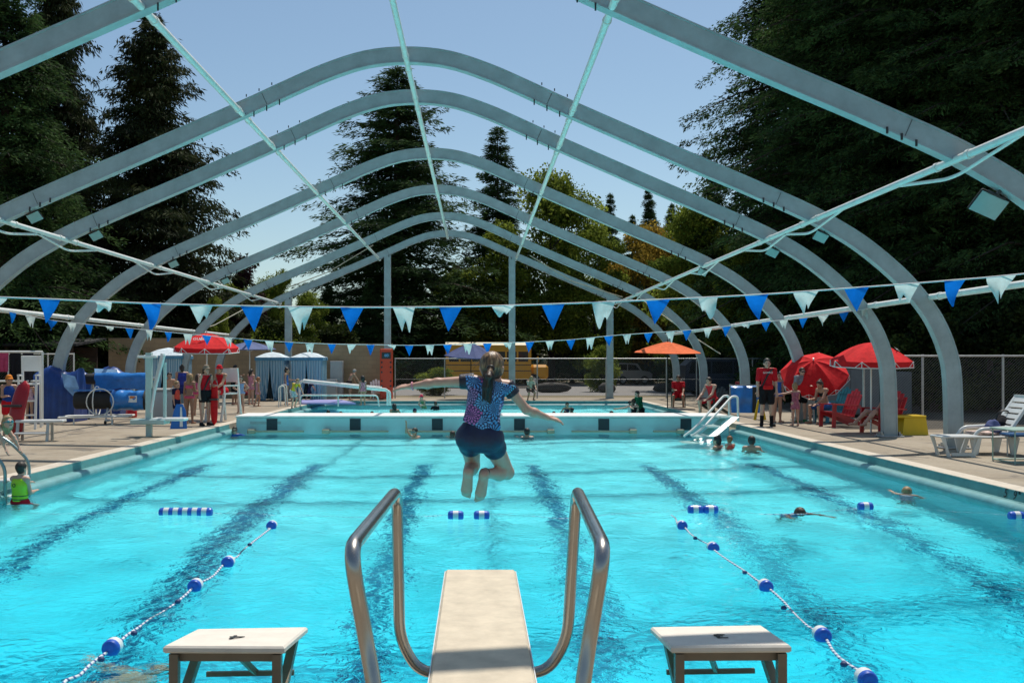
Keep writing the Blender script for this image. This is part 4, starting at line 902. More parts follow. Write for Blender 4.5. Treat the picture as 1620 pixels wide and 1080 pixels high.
# ---------------------------------------------------------------- orange tower and things along the back wall
ORG = plastic('orange_red_plastic', (.66, .05, .015))
X0, X1 = P(601, 0, 45.5).x, P(621, 0, 45.5).x
ot = empty('signal_tower', ((X0+X1)/2, 45.5, 0), 0, 'tall orange red panel with round holes and black sign beside the block wall', 'panel')
w_ = (X1-X0)/2; MB().box((-w_, 0, .03), (w_, .25, 2.32), bev=.03).build('panel', ORG, ot)
g = MB()
for z in (.62, .85, 1.25, 1.48, 1.70): 
    for s in (-1, 1): g.lathe([(0, -.012), (.04, -.012), (.045, -.003)], 12, (s*w_*.7, 0, z), axis='Y')
g.build('hole', BLACK, ot)
MB().box((-w_*.72, -.02, 1.86), (w_*.72, -.003, 2.16), bev=.05).build('sign', BLACK, ot)
g = MB(); BL2 = mat('pale_blue_emblem', (.12, .30, .5))
g.lathe([(0, -.028), (.07, -.028), (.07, -.022)], 14, (-.03, 0, 2.02), axis='Y'); g.box((.03, -.03, 1.94), (.07, -.022, 2.10)); g.box((.10, -.03, 1.96), (.13, -.022, 2.08)); g.build('emblem', BL2, ot)
for (x0, x1, y0, y1, Y, m, nm, lab, cat) in ((522, 542, 571, 612, 46.9, plastic('pale_grey_door', (.42, .43, .43)), 'locker', 'tall pale grey locker against the block wall', 'locker'), (514, 532, 600, 631, 46.2, plastic('light_grey_bin', (.33, .34, .35)), 'bin', 'low light grey bin in front of the tall locker', 'bin')):
    a, c = P(x0, y1, Y), P(x1, y0, Y); t = empty(nm, ((a.x+c.x)/2, Y, 0), 0, lab, cat); h = (c.x-a.x)/2
    MB().box((-h, 0, .01), (h, .5, c.z), bev=.02).build('body', m, t); MB().box((-h+.03, -.012, .08), (h-.03, -.002, c.z-.06)).build('door', m, t); MB().box((h-.1, -.04, c.z*.5), (h-.07, -.013, c.z*.5+.12)).build('handle', GALV, t)
# stack chair (slatted white) by the wall
def adirondack(loc, rz, m, label, s=1.0, cat='chair', grp='deck chairs'):
    """slatted armchair facing local -Y"""
    t = empty('deck_chair', loc, rz, label, cat, grp)
    def B(nm, f): g = MB(); f(g); g.v = [v*s for v in g.v]; return g.build(nm, m, t)
    def seat(g):
        for k in range(6): y = -.30+k*.105; z = .40-k*.026; g.obox((-.27, y, z), (.27, y, z), .09, .025)
    B('seat', seat)
    def back(g):
        for k in range(5):
            x = -.24+k*.12; tp = .62-.05*abs(k-2)**1.3; g.obox((x, .24, .28), (x*1.12, .24+tp*.46, .30+tp*1.12), .105, .022, up=(0, 1, 0))
        g.obox((-.28, .315, .46), (.28, .315, .46), .05, .03); g.obox((-.27, .46, .80), (.27, .46, .80), .05, .03)
    B('backrest', back)
    for sx in (-1, 1):
        B('armrest', lambda g: g.obox((sx*.335, -.38, .60), (sx*.325, .38, .57), .12, .028))
        B('leg', lambda g: g.obox((sx*.30, -.33, .59), (sx*.30, -.36, 0), .04, .10, up=(0, 1, 0)))
        B('leg', lambda g: g.obox((sx*.30, -.34, .38), (sx*.30, .50, .05), .035, .10))
    return t
RCH = plastic('red_chair_plastic', (.42, .012, .02)); TCH = plastic('teal_chair_plastic', (.015, .22, .30)); DCH = plastic('dark_green_chair', (.03, .045, .04))
adirondack(G(598, 631), .3, WHITE, 'white slatted deck chair against the block wall near the orange panel', .92)
adirondack(P(1331, 672, 26.6)*Vector((1, 1, 0)) if False else V(P(1328, 672, 26.3).x, 26.3, 0), -1.35, RCH, 'red slatted deck chair in front of the teal one')
adirondack(V(P(1316, 668, 28.4).x, 28.4, 0), -1.3, TCH, 'teal slatted deck chair behind the red one, a woman sits before it')
adirondack(V(P(1396, 690, 24.1).x, 24.1, 0), -1.2, RCH, 'red deck chair behind the grey column, with a person lying back in it')
adirondack(V(P(1073, 643, 38).x, 38, 0), -.2, DCH, 'dark chair under the orange umbrella with a guard in it', .85)
adirondack(V(P(1128, 655, 32.4).x, 32.4, 0), -.9, DCH, 'dark armchair of the guard beside the pool ladder', .9)
# ---------------------------------------------------------------- lifeguard chairs
def guard_chair(loc, rz, hs, m, label, w=.6):
    t = empty('lifeguard_chair', loc, rz, label, 'lifeguard chair', 'lifeguard chairs')
    for sx in (-1, 1):
        for (y0, y1, zt) in ((-.38, -.24, hs), (.45, .28, hs+.75)): MB().obox((sx*w/2, y0, 0), (sx*w/2, y1, zt), .055, .055, up=(0, 1, 0)).build('leg', m, t)
        MB().obox((sx*w/2, -.27, hs+.25), (sx*w/2, .3, hs+.25), .06, .04).obox((sx*w/2, -.25, hs), (sx*w/2, -.25, hs+.25), .04, .04, up=(0, 1, 0)).build('armrest', m, t)
    MB().box((-w/2, -.28, hs), (w/2, .3, hs+.045), bev=.01).build('seat', m, t)
    MB().box((-w/2, .28, hs+.35), (w/2, .31, hs+.75), bev=.01).build('backrest', m, t)
    for z in (hs*.32, hs*.64): MB().obox((-w/2, -.33+.1*z/hs, z), (w/2, -.33+.1*z/hs, z), .07, .035).build('rung', m, t)
    return t
guard_chair(V(P(352, 664, 28.8).x, 28.8, 0), -.5, .78, PIPE, 'white lifeguard chair under the round red umbrella on the left')
guard_chair(V(P(46, 685, 25.6).x, 25.6, 0), .25, 1.12, WHITE, 'tall white lifeguard chair by the left edge behind the red rescue board', .42)
# ---------------------------------------------------------------- rescue equipment
def rescue_tube(a, c, wd, th, m, label, name='rescue_tube', cat='rescue tube', curve=.05):
    a, c = Vector(a), Vector(c); ln = (c-a).length; t = empty(name, a, 0, label, cat); d = (c-a)
    prof = []; n = 14; k = 10; vs = []
    for i in range(n+1):
        u = i/n; wv = math.sqrt(max(0.02, 1-abs(2*u-1)**5)); p = d*u+Vector((0, -curve*math.sin(math.pi*u)*ln, 0))
        for j in range(k):
            an = 2*math.pi*j/k; vs.append(p+Vector((math.cos(an)*wd/2*wv, math.sin(an)*th/2*wv, 0)))
    fs = [[i*k+j, i*k+(j+1) % k, (i+1)*k+(j+1) % k, (i+1)*k+j] for i in range(n) for j in range(k)]+[list(range(k))[::-1], list(range(n*k, n*k+k))]
    mk('foam_body', vs, fs, m, t, smooth=True)
    MB().box((-wd*.55, -th*.7-curve*ln*.9, ln*.55), (wd*.55, th*.6-curve*ln*.9, ln*.59), bev=.005).build('strap', BLACK, t); return t
DRED = plastic('dark_red_foam', (.36, .008, .014))
rescue_tube(V(P(339, 672, 26.8).x, 26.8, .02), V(P(338, 600, 26.8).x, 26.9, 1.22), .19, .13, RED, 'long red rescue tube standing upright beside the standing guard in a red tank top', curve=.02)
rescue_tube(V(P(22, 700, 21.5).x, 21.5, .02), V(P(33, 606, 21.5).x, 21.7, 1.30), .34, .09, DRED, 'dark red curved rescue board leaning by the white lifeguard chair at left', 'rescue_board', 'rescue board', .07)
# pool lift
LIFT = plastic('pale_green_lift', (.42, .56, .54)); q = G(236, 690)
t = empty('pool_lift', q, 0, 'pale green pool lift post with slanted arm beside the left pool edge', 'pool lift')
MB().box((-.06, -.06, 0), (.06, .06, .28)).box((-.38, -.2, .28), (.42, .2, .40), bev=.02).build('base', LIFT, t)
MB().obox((0, 0, .40), (0, 0, 1.92), .13, .13, up=(0, 1, 0)).build('mast', LIFT, t)
MB().box((-.25, -.08, 1.80), (.18, .08, 1.86), bev=.01).build('cap', WHITE, t)
MB().tube([(.06, -.05, .55), (.14, -.05, 1.05), (.36, -.05, 1.86)], .035, 8).tube([(.02, .05, .7), (.20, .05, 1.5), (.30, .05, 1.9)], .05, 8).build('arm', WHITE, t)
MB().obox((.36, 0, .4), (.36, 0, 1.7), .06, .06, up=(0, 1, 0)).build('strut', LIFT, t)
MB().box((.1, -.16, .36), (.85, .2, .43), bev=.02).build('seat', WHITE, t)
q = V(P(262, 661, 29.6).x, 29.6, 0); t = empty('bin', q, .1, 'pale grey plastic deck box behind the pool lift', 'bin')
MB().box((-.35, -.3, .02), (.35, .3, .86), bev=.05).build('body', plastic('pale_grey_plastic', (.50, .51, .48)), t); MB().box((-.37, -.32, .86), (.37, .32, .93), bev=.03).build('lid', plastic('pale_grey_plastic', (.50, .51, .48)), t)
t = empty('kickboard', V(P(283, 681, 25.5).x, 25.5, 0), .2, 'blue and white foam board propped upright beside the pool lift', 'board')
MB().prism([(-.22, 0, 0), (.2, 0, 0), (.16, .12, .45), (.08, .16, .62), (-.08, .16, .62), (-.14, .12, .45)], (0, .06, 0)).build('foam_board', BLUEV, t); MB().prism([(.02, -.004, .05), (.1, -.004, .05), (.06, .138, .55), (.02, .138, .55)], (0, -.004, 0)).build('stripe', WHITE, t)
t = empty('jug', G(208, 660), .4, 'red plastic jug on the deck by the cover reels', 'jug')
MB().lathe([(.001, 0), (.16, 0), (.17, .05), (.16, .26), (.1, .36), (.045, .41), (.045, .46), (.001, .46)], 14).build('body', plastic('red_plastic', (.55, .012, .02)), t); MB().tube(bend([(.08, 0, .42), (.17, 0, .44), (.16, 0, .28)], .05), .018).build('handle', plastic('red_plastic', (.55, .012, .02)), t)
# ---------------------------------------------------------------- pool cover reels
BLT = mat('blue_cover_tarp', (.03, .20, .56), rough=.24, var=.25, scale=3, bump=.6, detail=7); BLD = mat('dark_blue_tarp', (.012, .05, .22), rough=.38, var=.3, scale=3, bump=.6)
def reel(x0p, x1p, yp, Y, r, label, drop=0, rz=.1, hub=.3):
    a, c = P(x0p, yp, Y), P(x1p, yp, Y); ln = c.x-a.x; t = empty('cover_reel', (a.x, Y, 0), rz, label, 'cover reel', 'pool cover reels'); z = a.z
    n = 30; k = 22; vs = []; rr = random.Random(x0p)
    for i in range(n+1):
        u = i/n
        for j in range(k):
            an = 2*math.pi*j/k; q = r*(1+.05*math.sin(an*3+u*9)+.03*math.sin(u*23+an)); vs.append((u*ln, q*math.cos(an), z+q*math.sin(an)))
    mk('rolled_cover', vs, [[i*k+j, i*k+(j+1) % k, (i+1)*k+(j+1) % k, (i+1)*k+j] for i in range(n) for j in range(k)], BLT, t, smooth=True)
    for e in (0, ln): MB().lathe([(0, -.02), (r*.97, -.02), (r*.97, .02), (0, .02)], 20, (e, 0, z), axis='X').build('end_roll', DARK, t)
    MB().tube([(-.35, 0, z), (ln+.2, 0, z)], .05, 10).build('axle', GALV, t); MB().lathe([(0, -hub), (r*.8, -hub), (r*.88, -hub+.04), (r*.9, -hub*.5), (r*.88, -.02)], 18, (0, 0, z), axis='X').build('hub', DARK, t)
    for e in (-.1, ln+.08):
        MB().tube([(e, -.35, .06), (e, 0, z), (e, .35, .06)], .025, 6).tube([(e, -.38, .09), (e, .38, .09)], .03, 6).build('stand', PIPE, t)
        for y in (-.36, .36): MB().lathe([(0, -.025), (.05, -.025), (.055, 0), (.05, .025), (0, .025)], 10, (e, y, .056), axis='X').build('caster', DARK, t)
    if drop: MB().add([(0.05, -r*.98, z), (ln-.05, -r*.98, z), (ln-.05, -r*1.05, z-drop), (ln*.5, -r*1.08, z-drop*.8), (.05, -r*1.05, z-drop*1.05)], [[0, 4, 3, 2, 1]]).build('loose_end', BLT, t)
    return t
t1 = reel(178, 228, 633, 27.6, .275, 'nearer pool cover reel with bright blue roll and a round crank ring', hub=1.0)
MB().add([(.50, -.288, .60), (.72, -.285, .60), (.72, -.262, .78), (.50, -.265, .78)], [[0, 1, 2, 3]]).build('label_patch', WHITE, t1); MB().add([(.53, -.279, .71), (.66, -.279, .71), (.66, -.268, .77), (.53, -.268, .77)], [[0, 1, 2, 3]]).build('orange_patch', mat('orange_print', (.7, .2, .04)), t1)
MB().obox((-1.0, -.02, .93), (.02, -.02, .93), .3, .03).build('cover_strip', BLT, t1)
MB().tube([(-1.3, -.5, .2), (.5, -.42, .22), (.5, .4, .22), (-1.3, .4, .2)], .028, 6, closed=True).tube([(-.9, -.47, 0), (-.9, -.47, .21)], .02, 6).tube([(.1, -.44, 0), (.1, -.44, .21)], .02, 6).build('cart_frame', PIPE, t1)
g = MB(); g.tube([(-.42, .42*math.cos(a*math.pi/10), .62+.42*math.sin(a*math.pi/10)) for a in range(20)], .017, 6, closed=True); rg_ = g.build('crank_ring', PIPE, t1); rg_.rotation_euler = (0, 0, 0)
rg2 = MB(); rg2.tube([(-.25+.36*math.cos(a*math.pi/10), -.33, .62+.36*math.sin(a*math.pi/10)) for a in range(20)], .017, 6, closed=True); rg2.build('crank_ring', PIPE, t1)
reel(152, 234, 599, 30.2, .185, 'upper pool cover reel behind the nearer one, with loose blue cover hanging', .34, .05)
def drape(x0p, x1p, ytop, Y, dep, m, label, seed):
    a, c = P(x0p, ytop, Y), P(x1p, ytop, Y); w = c.x-a.x; t = empty('tarp_heap', (a.x+w/2, Y, 0), 0, label, 'tarp', 'covered reels'); rr = np.random.default_rng(seed)
    n, k = 24, 16; vs = []
    for i in range(n+1):
        u = i/n*2-1
        for j in range(k+1):
            v = j/k*2-1; h = a.z*(max(0, 1-abs(v)**2.6))**.5*(.93+.07*math.cos(u*4+seed)); f = .016*math.sin(u*13+v*4)+.02*math.sin(v*8+u*3)+.012*math.sin(u*31+v*9)
            q_ = 1-h/max(a.z, .1); vs.append((u*w/2*(1+.04*math.sin(v*6))+.02*q_*math.sin(v*19), v*dep/2+.05*q_*math.sin(u*21+v*2)*(1 if v > 0 else -1), max(.01, h+f*(h > .1))))
    o = mk('tarp', vs, [[i*(k+1)+j, (i+1)*(k+1)+j, (i+1)*(k+1)+j+1, i*(k+1)+j+1] for i in range(n) for j in range(k)], m, t, smooth=True)
    for s in (-1, 1):
        e = 0 if s < 0 else n; vs2 = [o.data.vertices[e*(k+1)+j].co.copy() for j in range(k+1)]; MB().add(vs2+[Vector((vs2[0].x, 0, .005))], [[j, j+1, k+1] for j in range(k)]).build('tarp_end', BLD, t)
    return t
drape(56, 128, 578, 28.8, 1.1, BLD, 'dark blue tarp draped over a reel behind the left grey column', 1)
heap_ = bpy.data.objects['tarp_heap']; PALE = mat('pale_tarp_and_sheen', (.22, .38, .58), rough=.3, var=.25, scale=4, bump=.6)
MB().add([(.30, -.50, 1.40), (.66, -.42, 1.30), (.80, -.50, .98), (.72, -.60, .70), (.44, -.64, 1.0)], [[0, 4, 3, 2, 1]]).build('tarp_flap_and_sheen', PALE, heap_)
drape(124, 200, 580, 32.5, 1.2, BLD, 'dark blue tarp over the rearmost reel, beyond the two uncovered rolls', 5)
t = empty('folded_cover', V(P(1180, 645, 31.8).x, 31.8, 0), -.12, 'blue pool cover folded over a rail on the right deck behind the ladder', 'cover')
vs = []; n, k = 24, 14
for i in range(n+1):
    u = i/n-.5
    for j in range(k+1):
        v = j/k; f = .025*math.sin(u*14+v*4)+.02*math.sin(v*11); vs.append((u*.98, -.16-.10*v+f if j else -.02, .96-.86*v))
MB().add(vs, [[i*(k+1)+j, (i+1)*(k+1)+j, (i+1)*(k+1)+j+1, i*(k+1)+j+1] for i in range(n) for j in range(k)]).build('cover', BLT, t)
MB().box((.16, -.30, .1), (.28, -.275, .93)).build('strap', DARK, t); MB().box((-.52, -.04, .0), (-.47, .02, 1.0)).box((.47, -.04, 0), (.52, .02, 1.0)).box((-.5, -.03, .95), (.5, .0, .99)).build('frame', GALV, t)
heap_ = bpy.data.objects['tarp_heap.001']; MB().add([(-.1, -.42, 1.50), (.62, -.40, 1.47), (.74, -.58, 1.30), (-.02, -.60, 1.33)], [[0, 3, 2, 1]]).build('tarp_flap_and_sheen', PALE, heap_)  # pale sheet painted in for the sheen on top of this tarp
# ---------------------------------------------------------------- rails, ladder, bench, sign, tables
def rail_obj(name, paths, r, m, label, cat, base, parts=None):
    t = empty(name, base, 0, label, cat)
    for p in paths: MB().tube([q-Vector(base) for q in bend(p, .14, 5)], r, 10).build('tube', m, t)
    return t
Yl = 25.4
def LP(x, y, Y): return P(x, y, Y)
b_ = V(P(1150, 675, 26.2).x, 26.2, 0)
t = rail_obj('pool_ladder', [[P(1082, 690, 25.6), P(1100, 676, 25.7), P(1145, 626, 26.5), P(1153, 626, 26.5), P(1154, 665, 26.5)], [P(1094, 690, 25.2), P(1112, 677, 25.2), P(1158, 627, 26.1), P(1167, 627, 26.1), P(1168, 666, 26.1)]], .03, PIPE, 'white tubular pool ladder with wide clear steps at the right end of the bulkhead', 'ladder', b_)
CLR = mat('milky_step_plastic', (.42, .58, .56), rough=.3, var=.1)
lad = MB()
for (u, z) in ((0, .30), (.33, .08), (.66, -.14), (1, -.36)):
    a = P(1150, 660, 26.0).lerp(P(1096, 660, 24.8), u); MB().box((a.x-.30, a.y-.38, z-.05), (a.x+.22, a.y+.38, z), bev=.015).build('step', CLR, t).location = -b_
for dy in (-.42, .42):
    a, c = P(1158, 660, 26.0), P(1092, 660, 24.8); MB().prism([(a.x+.08, a.y+dy, .30), (a.x-.10, a.y+dy, .30), (c.x-.12, c.y+dy, -.5), (c.x+.08, c.y+dy, -.5)], (0, .04, 0)).build('side_panel', CLR, t).location = -b_
b_ = G(475, 640); b_.y = 41
rail_obj('ramp_rail', [[P(474, 641, 40.5), P(474, 604, 40.5), P(482, 602, 40.5), P(605, 615, 40.5), P(613, 616, 40.5), P(613, 641, 40.5)], [P(480, 604, 40.9), P(606, 617, 40.9), P(617, 618, 40.9), P(617, 641, 40.9)], [P(480, 601, 41.3), P(604, 613, 41.3)]], .045, PIPE, 'long white sloping handrail above the far pool, left of the orange panel', 'handrail', b_)
b_ = G(500, 643); b_.y = 39
rail_obj('low_rail', [[P(475, 642, 39), P(475, 625, 39), P(597, 625, 39), P(600, 643, 39)], [P(535, 625, 39), P(535, 643, 39)]], .03, PIPE, 'low white rail with rounded ends at the far left pool corner', 'handrail', b_)
b_ = G(443, 644); rail_obj('grab_rail', [[P(441, 644, 37.7), P(441, 611, 37.7), P(450, 610, 37.7), P(452, 643, 37.7)], [P(444, 644, 38.6), P(444, 609, 38.6), P(453, 608, 38.6), P(455, 643, 38.6)]], .022, PIPE, 'pair of curved white grab rails beside the bending child in yellow', 'handrail', b_)
b_ = P(15, 760, 14.6); b_.z = 0
t = rail_obj('pool_ladder', [[V(-7.55, 14.75, -.0), V(-7.55, 14.75, .82), V(-6.95, 14.75, .55), V(-6.63, 14.75, .25), V(-6.63, 14.75, -.9)], [V(-7.5, 14.0, 0), V(-7.5, 14.0, .82), V(-6.95, 14.0, .55), V(-6.63, 14.0, .25), V(-6.63, 14.0, -.9)]], .024, mat('teal_grey_rail', (.22, .33, .34), rough=.3, metal=.6), 'steel pool ladder with bent rails at the left edge of the photo', 'ladder', b_)
for z in (-.2, -.5, .02): MB().box((-6.75, 14.05, z-.02), (-6.6, 14.7, z+.02), bev=.01).build('step', WHITE, t).location = -b_
LAV = mat('lavender_mat', (.25, .26, .52), rough=.7, var=.12); a_ = [P(477, 635, 43.6), P(477, 644, 40.0), P(563, 643, 40.0), P(540, 638, 43.6)]
t = empty('slide_mat', (a_[0].x, 42, 0), 0, 'lavender blue mat lying beyond the low white rail at the far pool', 'mat'); MB().prism([(p.x-a_[0].x, p.y-42, .012) for p in a_], (0, 0, .06)).build('mat', LAV, t)
q = G(64, 697); t = empty('step_bench', q, .12, 'low white bench with a shelf on the deck by the left edge', 'bench'); ALU = mat('brushed_aluminium', (.5, .5, .47), rough=.4, metal=.4)
MB().box((-.48, -.16, .40), (.50, .18, .46), bev=.015).build('seat', WHITE, t); MB().box((-.45, -.3, .16), (.18, -.05, .2), bev=.01).build('shelf', WHITE, t)
for x in (-.42, .2): MB().obox((x, -.14, .4), (x, -.22, 0), .06, .03, up=(0, 1, 0)).build('leg', ALU, t); MB().obox((x, .14, .4), (x, .16, 0), .06, .03, up=(0, 1, 0)).build('leg', ALU, t)
q = G(1202, 664); t = empty('caution_sign', q, .1, 'yellow folding caution sign standing beside the guard in the red shirt', 'sign')
for s in (-1, 1): MB().prism([(s*.02, -.03, .56), (s*.07, -.03, .56), (s*.19, -.03, 0), (s*.12, -.03, 0)], (0, .05, 0)).build('leg', YELLOW, t)
MB().box((-.06, -.04, .52), (.06, .04, .60), bev=.015).build('hinge', YELLOW, t)
q = V(P(1441, 687, 23.5).x, 23.5, 0); t = empty('step_box', q, .05, 'yellow plastic step box beside the grey column', 'box')
MB().prism([(-.32, -.25, .0), (.30, -.25, 0), (.24, -.25, .40), (-.28, -.25, .40)], (0, .45, 0)).build('body', YELLOW, t); MB().box((-.50, -.26, .40), (.25, .22, .46), bev=.015).build('top', YELLOW, t)
# white sun lounger with things on it
LNG = plastic('white_resin', (.68, .69, .67)); q = V(8.82, 18.3, 0)
t = empty('sun_lounger', q, 0, 'white resin sun lounger with raised back behind the grey column at right', 'sun lounger')
MB().box((.35, .0, .30), (1.10, .62, .345), bev=.02).build('seat', LNG, t)
g = MB(); c0, c1 = Vector((.92, 0, .33)), Vector((1.42, 0, 1.04)); d = (c1-c0)
for k in range(7):
    a = c0+d*(k/7+.02); b2 = c0+d*((k+1)/7-.025); 
    nv = Vector((-d.z, 0, d.x)).normalized()*.03; g.prism([a+Vector((0, .05, 0)), b2+Vector((0, .05, 0)), b2+nv+Vector((0, .05, 0)), a+nv+Vector((0, .05, 0))], (0, .52, 0))
for y in (0, .56): g.obox(c0+Vector((0, y+.03, 0)), c1+Vector((0, y+.03, .02)), .07, .05)
g.obox(c1+Vector((0, 0, .02)), c1+Vector((0, .62, .02)), .06, .06); g.build('backrest', LNG, t)
for y in (0.0, .62): MB().tube(bend([(.30, y, .30), (.42, y, .47), (1.0, y, .50), (1.12, y, .3)], .1), .035, 8).build('armrest', LNG, t)
for x, y in ((.35, 0), (.35, .6), (1.05, 0), (1.05, .6)): MB().prism([(x-.09, y, .31), (x+.12, y, .31), (x+.05, y, 0), (x-.03, y, 0)], (0, .05, 0)).build('leg', LNG, t)
t = empty('footstool', V(8.62, 17.9, 0), 0, 'white curved resin footstool in front of the sun lounger', 'footstool'); t.scale = (.82, .9, .95); MB().box((-.33, -.05, .36), (.55, .5, .40), bev=.02).build('top', LNG, t)
for s, y in ((-1, -.04), (1, -.04), (-1, .44), (1, .44)):
    x = .11+s*.40; MB().prism([(x-.04, y, .365), (x+.04, y, .365), (x-s*.08+.03, y, .12), (x-s*.14+.03, y, 0), (x-s*.14-.05, y, 0), (x-s*.1-.04, y, .14)], (0, .05, 0)).build('leg', LNG, t)
MB().prism([(-.10, -.045, .02), (.32, -.045, .02), (.36, -.045, .08), (-.14, -.045, .08)], (0, .03, 0)).build('stretcher', LNG, t)
TOW = mat('patterned_towel', (.62, .46, .40), rough=.9, var=.55, scale=9, bump=.4)
def lump(name, loc, sc, m, label, cat, seed):
    rr = random.Random(seed); g = MB(); g.ball((0, 0, 0), 1, 18, sc=sc); o = g.build(name, m); o.location = loc; ph = [rr.uniform(0, 6) for _ in range(6)]
    for v in o.data.vertices:
        c = v.co; k = 1+.16*math.sin(c.x/sc[0]*5+ph[0])*math.sin(c.y/sc[1]*4+ph[1])+.12*math.sin(c.z/sc[2]*7+ph[2]+c.x/sc[0]*3); v.co = Vector((c.x*k, c.y*k, max(-sc[2]*.85, c.z*k)))
    return tag(o, label, cat)
lump('towel', (9.42, 18.6, .385), (.26, .22, .05), TOW, 'crumpled pale towel with orange pattern lying on the white lounger', 'towel', 2)
lump('cloth_bundle', (9.66, 18.62, .48), (.13, .15, .14), cloth('blue_grey_cloth', (.10, .12, .26)), 'bundled blue grey cloth on the lounger next to the black bag', 'clothes', 3)
bg_ = lump('bag', (9.92, 18.75, .52), (.2, .2, .17), cloth('black_bag', (.012, .012, .016)), 'black bag slumped against the raised lounger back', 'bag', 4)
MB().tube(bend([(-.14, 0, .1), (-.08, 0, .26), (.1, 0, .28), (.16, 0, .1)], .08), .015, 6).build('strap', BLACK, bg_)
TAB = mat('pale_green_metal', (.30, .44, .38), rough=.4); q = V(9.25+.95, 16.6, 0)
t = empty('side_table', V(9.22, 16.9, 0), 0, 'pale green metal table at the right edge of the photo', 'table')
MB().box((-.26, -.3, .55), (.9, .5, .575), bev=.008).build('tabletop', TAB, t)
for x, y in ((-.22, -.26), (.2, -.1), (.85, -.26), (-.22, .46), (.85, .46)): MB().tube([(x, y, 0), (x, y, .55)], .013, 6).build('leg', TAB, t)
MB().tube([(-.22, -.26, .02), (.85, -.26, .02), (.85, .46, .02), (-.22, .46, .02)], .012, 6, closed=True).build('foot_frame', TAB, t)
MB().box((.1, .6, .36), (.9, 1.0, .42), bev=.02).build('seat', plastic('navy_seat', (.02, .09, .22)), empty('stool', V(9.5, 17.0, 0), 0, 'navy seat edge showing behind the pale green table', 'stool')).location = (-.0, .3, 0)
for x in (.15, .85): MB().tube([(x, 1.1, 0), (x, 1.1, .36)], .015, 6).build('leg', GALV, bpy.data.objects['stool'])
# white railing with hanging clothes at the left edge
t = empty('rack_rail', V(-12.6, 26.6, 0), 0, 'white pipe rack at the far left edge hung with dark clothes', 'rack')
MB().tube([(-1.2, 0, 1.98), (1.0, 0, 1.98)], .03, 8).tube([(1.0, 0, 0), (1.0, 0, 1.98)], .03, 8).tube([(-1.2, 0, 0), (-1.2, 0, 1.98)], .03, 8).tube([(-1.2, 0, 1.2), (1.0, 0, 1.2)], .025, 8).build('frame', PIPE, t)
for k, (x, m, lab) in enumerate(((-.05, cloth('pink_towel', (.45, .06, .14)), 'pink towel hanging from the white rack at the left edge'), (.28, cloth('black_clothes', (.012, .012, .016)), 'black wetsuit hanging from the white rack'), (.62, cloth('dark_clothes', (.02, .02, .03)), 'dark towel hanging from the white rack nearest its post'))):
    vs = []
    for i in range(11):
        for j in range(13):
            u = i/10-.5; v = j/12; vs.append((u*.3*(1-.15*v), .04*math.sin(u*14+k)*v+.03, 2.0-v*(.55+.2*k)))
    o = mk('towel', vs, [[i*13+j, (i+1)*13+j, (i+1)*13+j+1, i*13+j+1] for i in range(10) for j in range(12)], m, smooth=True); o.location = V(-12.6+x, 26.56, 0); tag(o, lab, 'towel', 'clothes hung on the rack')
# depth mark on the right gutter band
DM = mat('black_paint', (.015, .02, .025))
dm = empty('depth_mark', V(PX1-.024, 13.30, -.066), 0, 'black depth figures 5 and 9 painted on the teal band of the right pool edge', 'depth mark')
text('5', .17, DM, dm, V(0, .13, 0), (math.radians(77), 0, math.radians(-90)), 'numeral', .001); text('9', .17, DM, dm, V(0, -.10, 0), (math.radians(77), 0, math.radians(-90)), 'numeral', .001)
for y_ in (-.20, -.225): MB().box((-.004, y_-.006, .035), (.004, y_+.006, .07)).build('inch_mark', DM, dm)
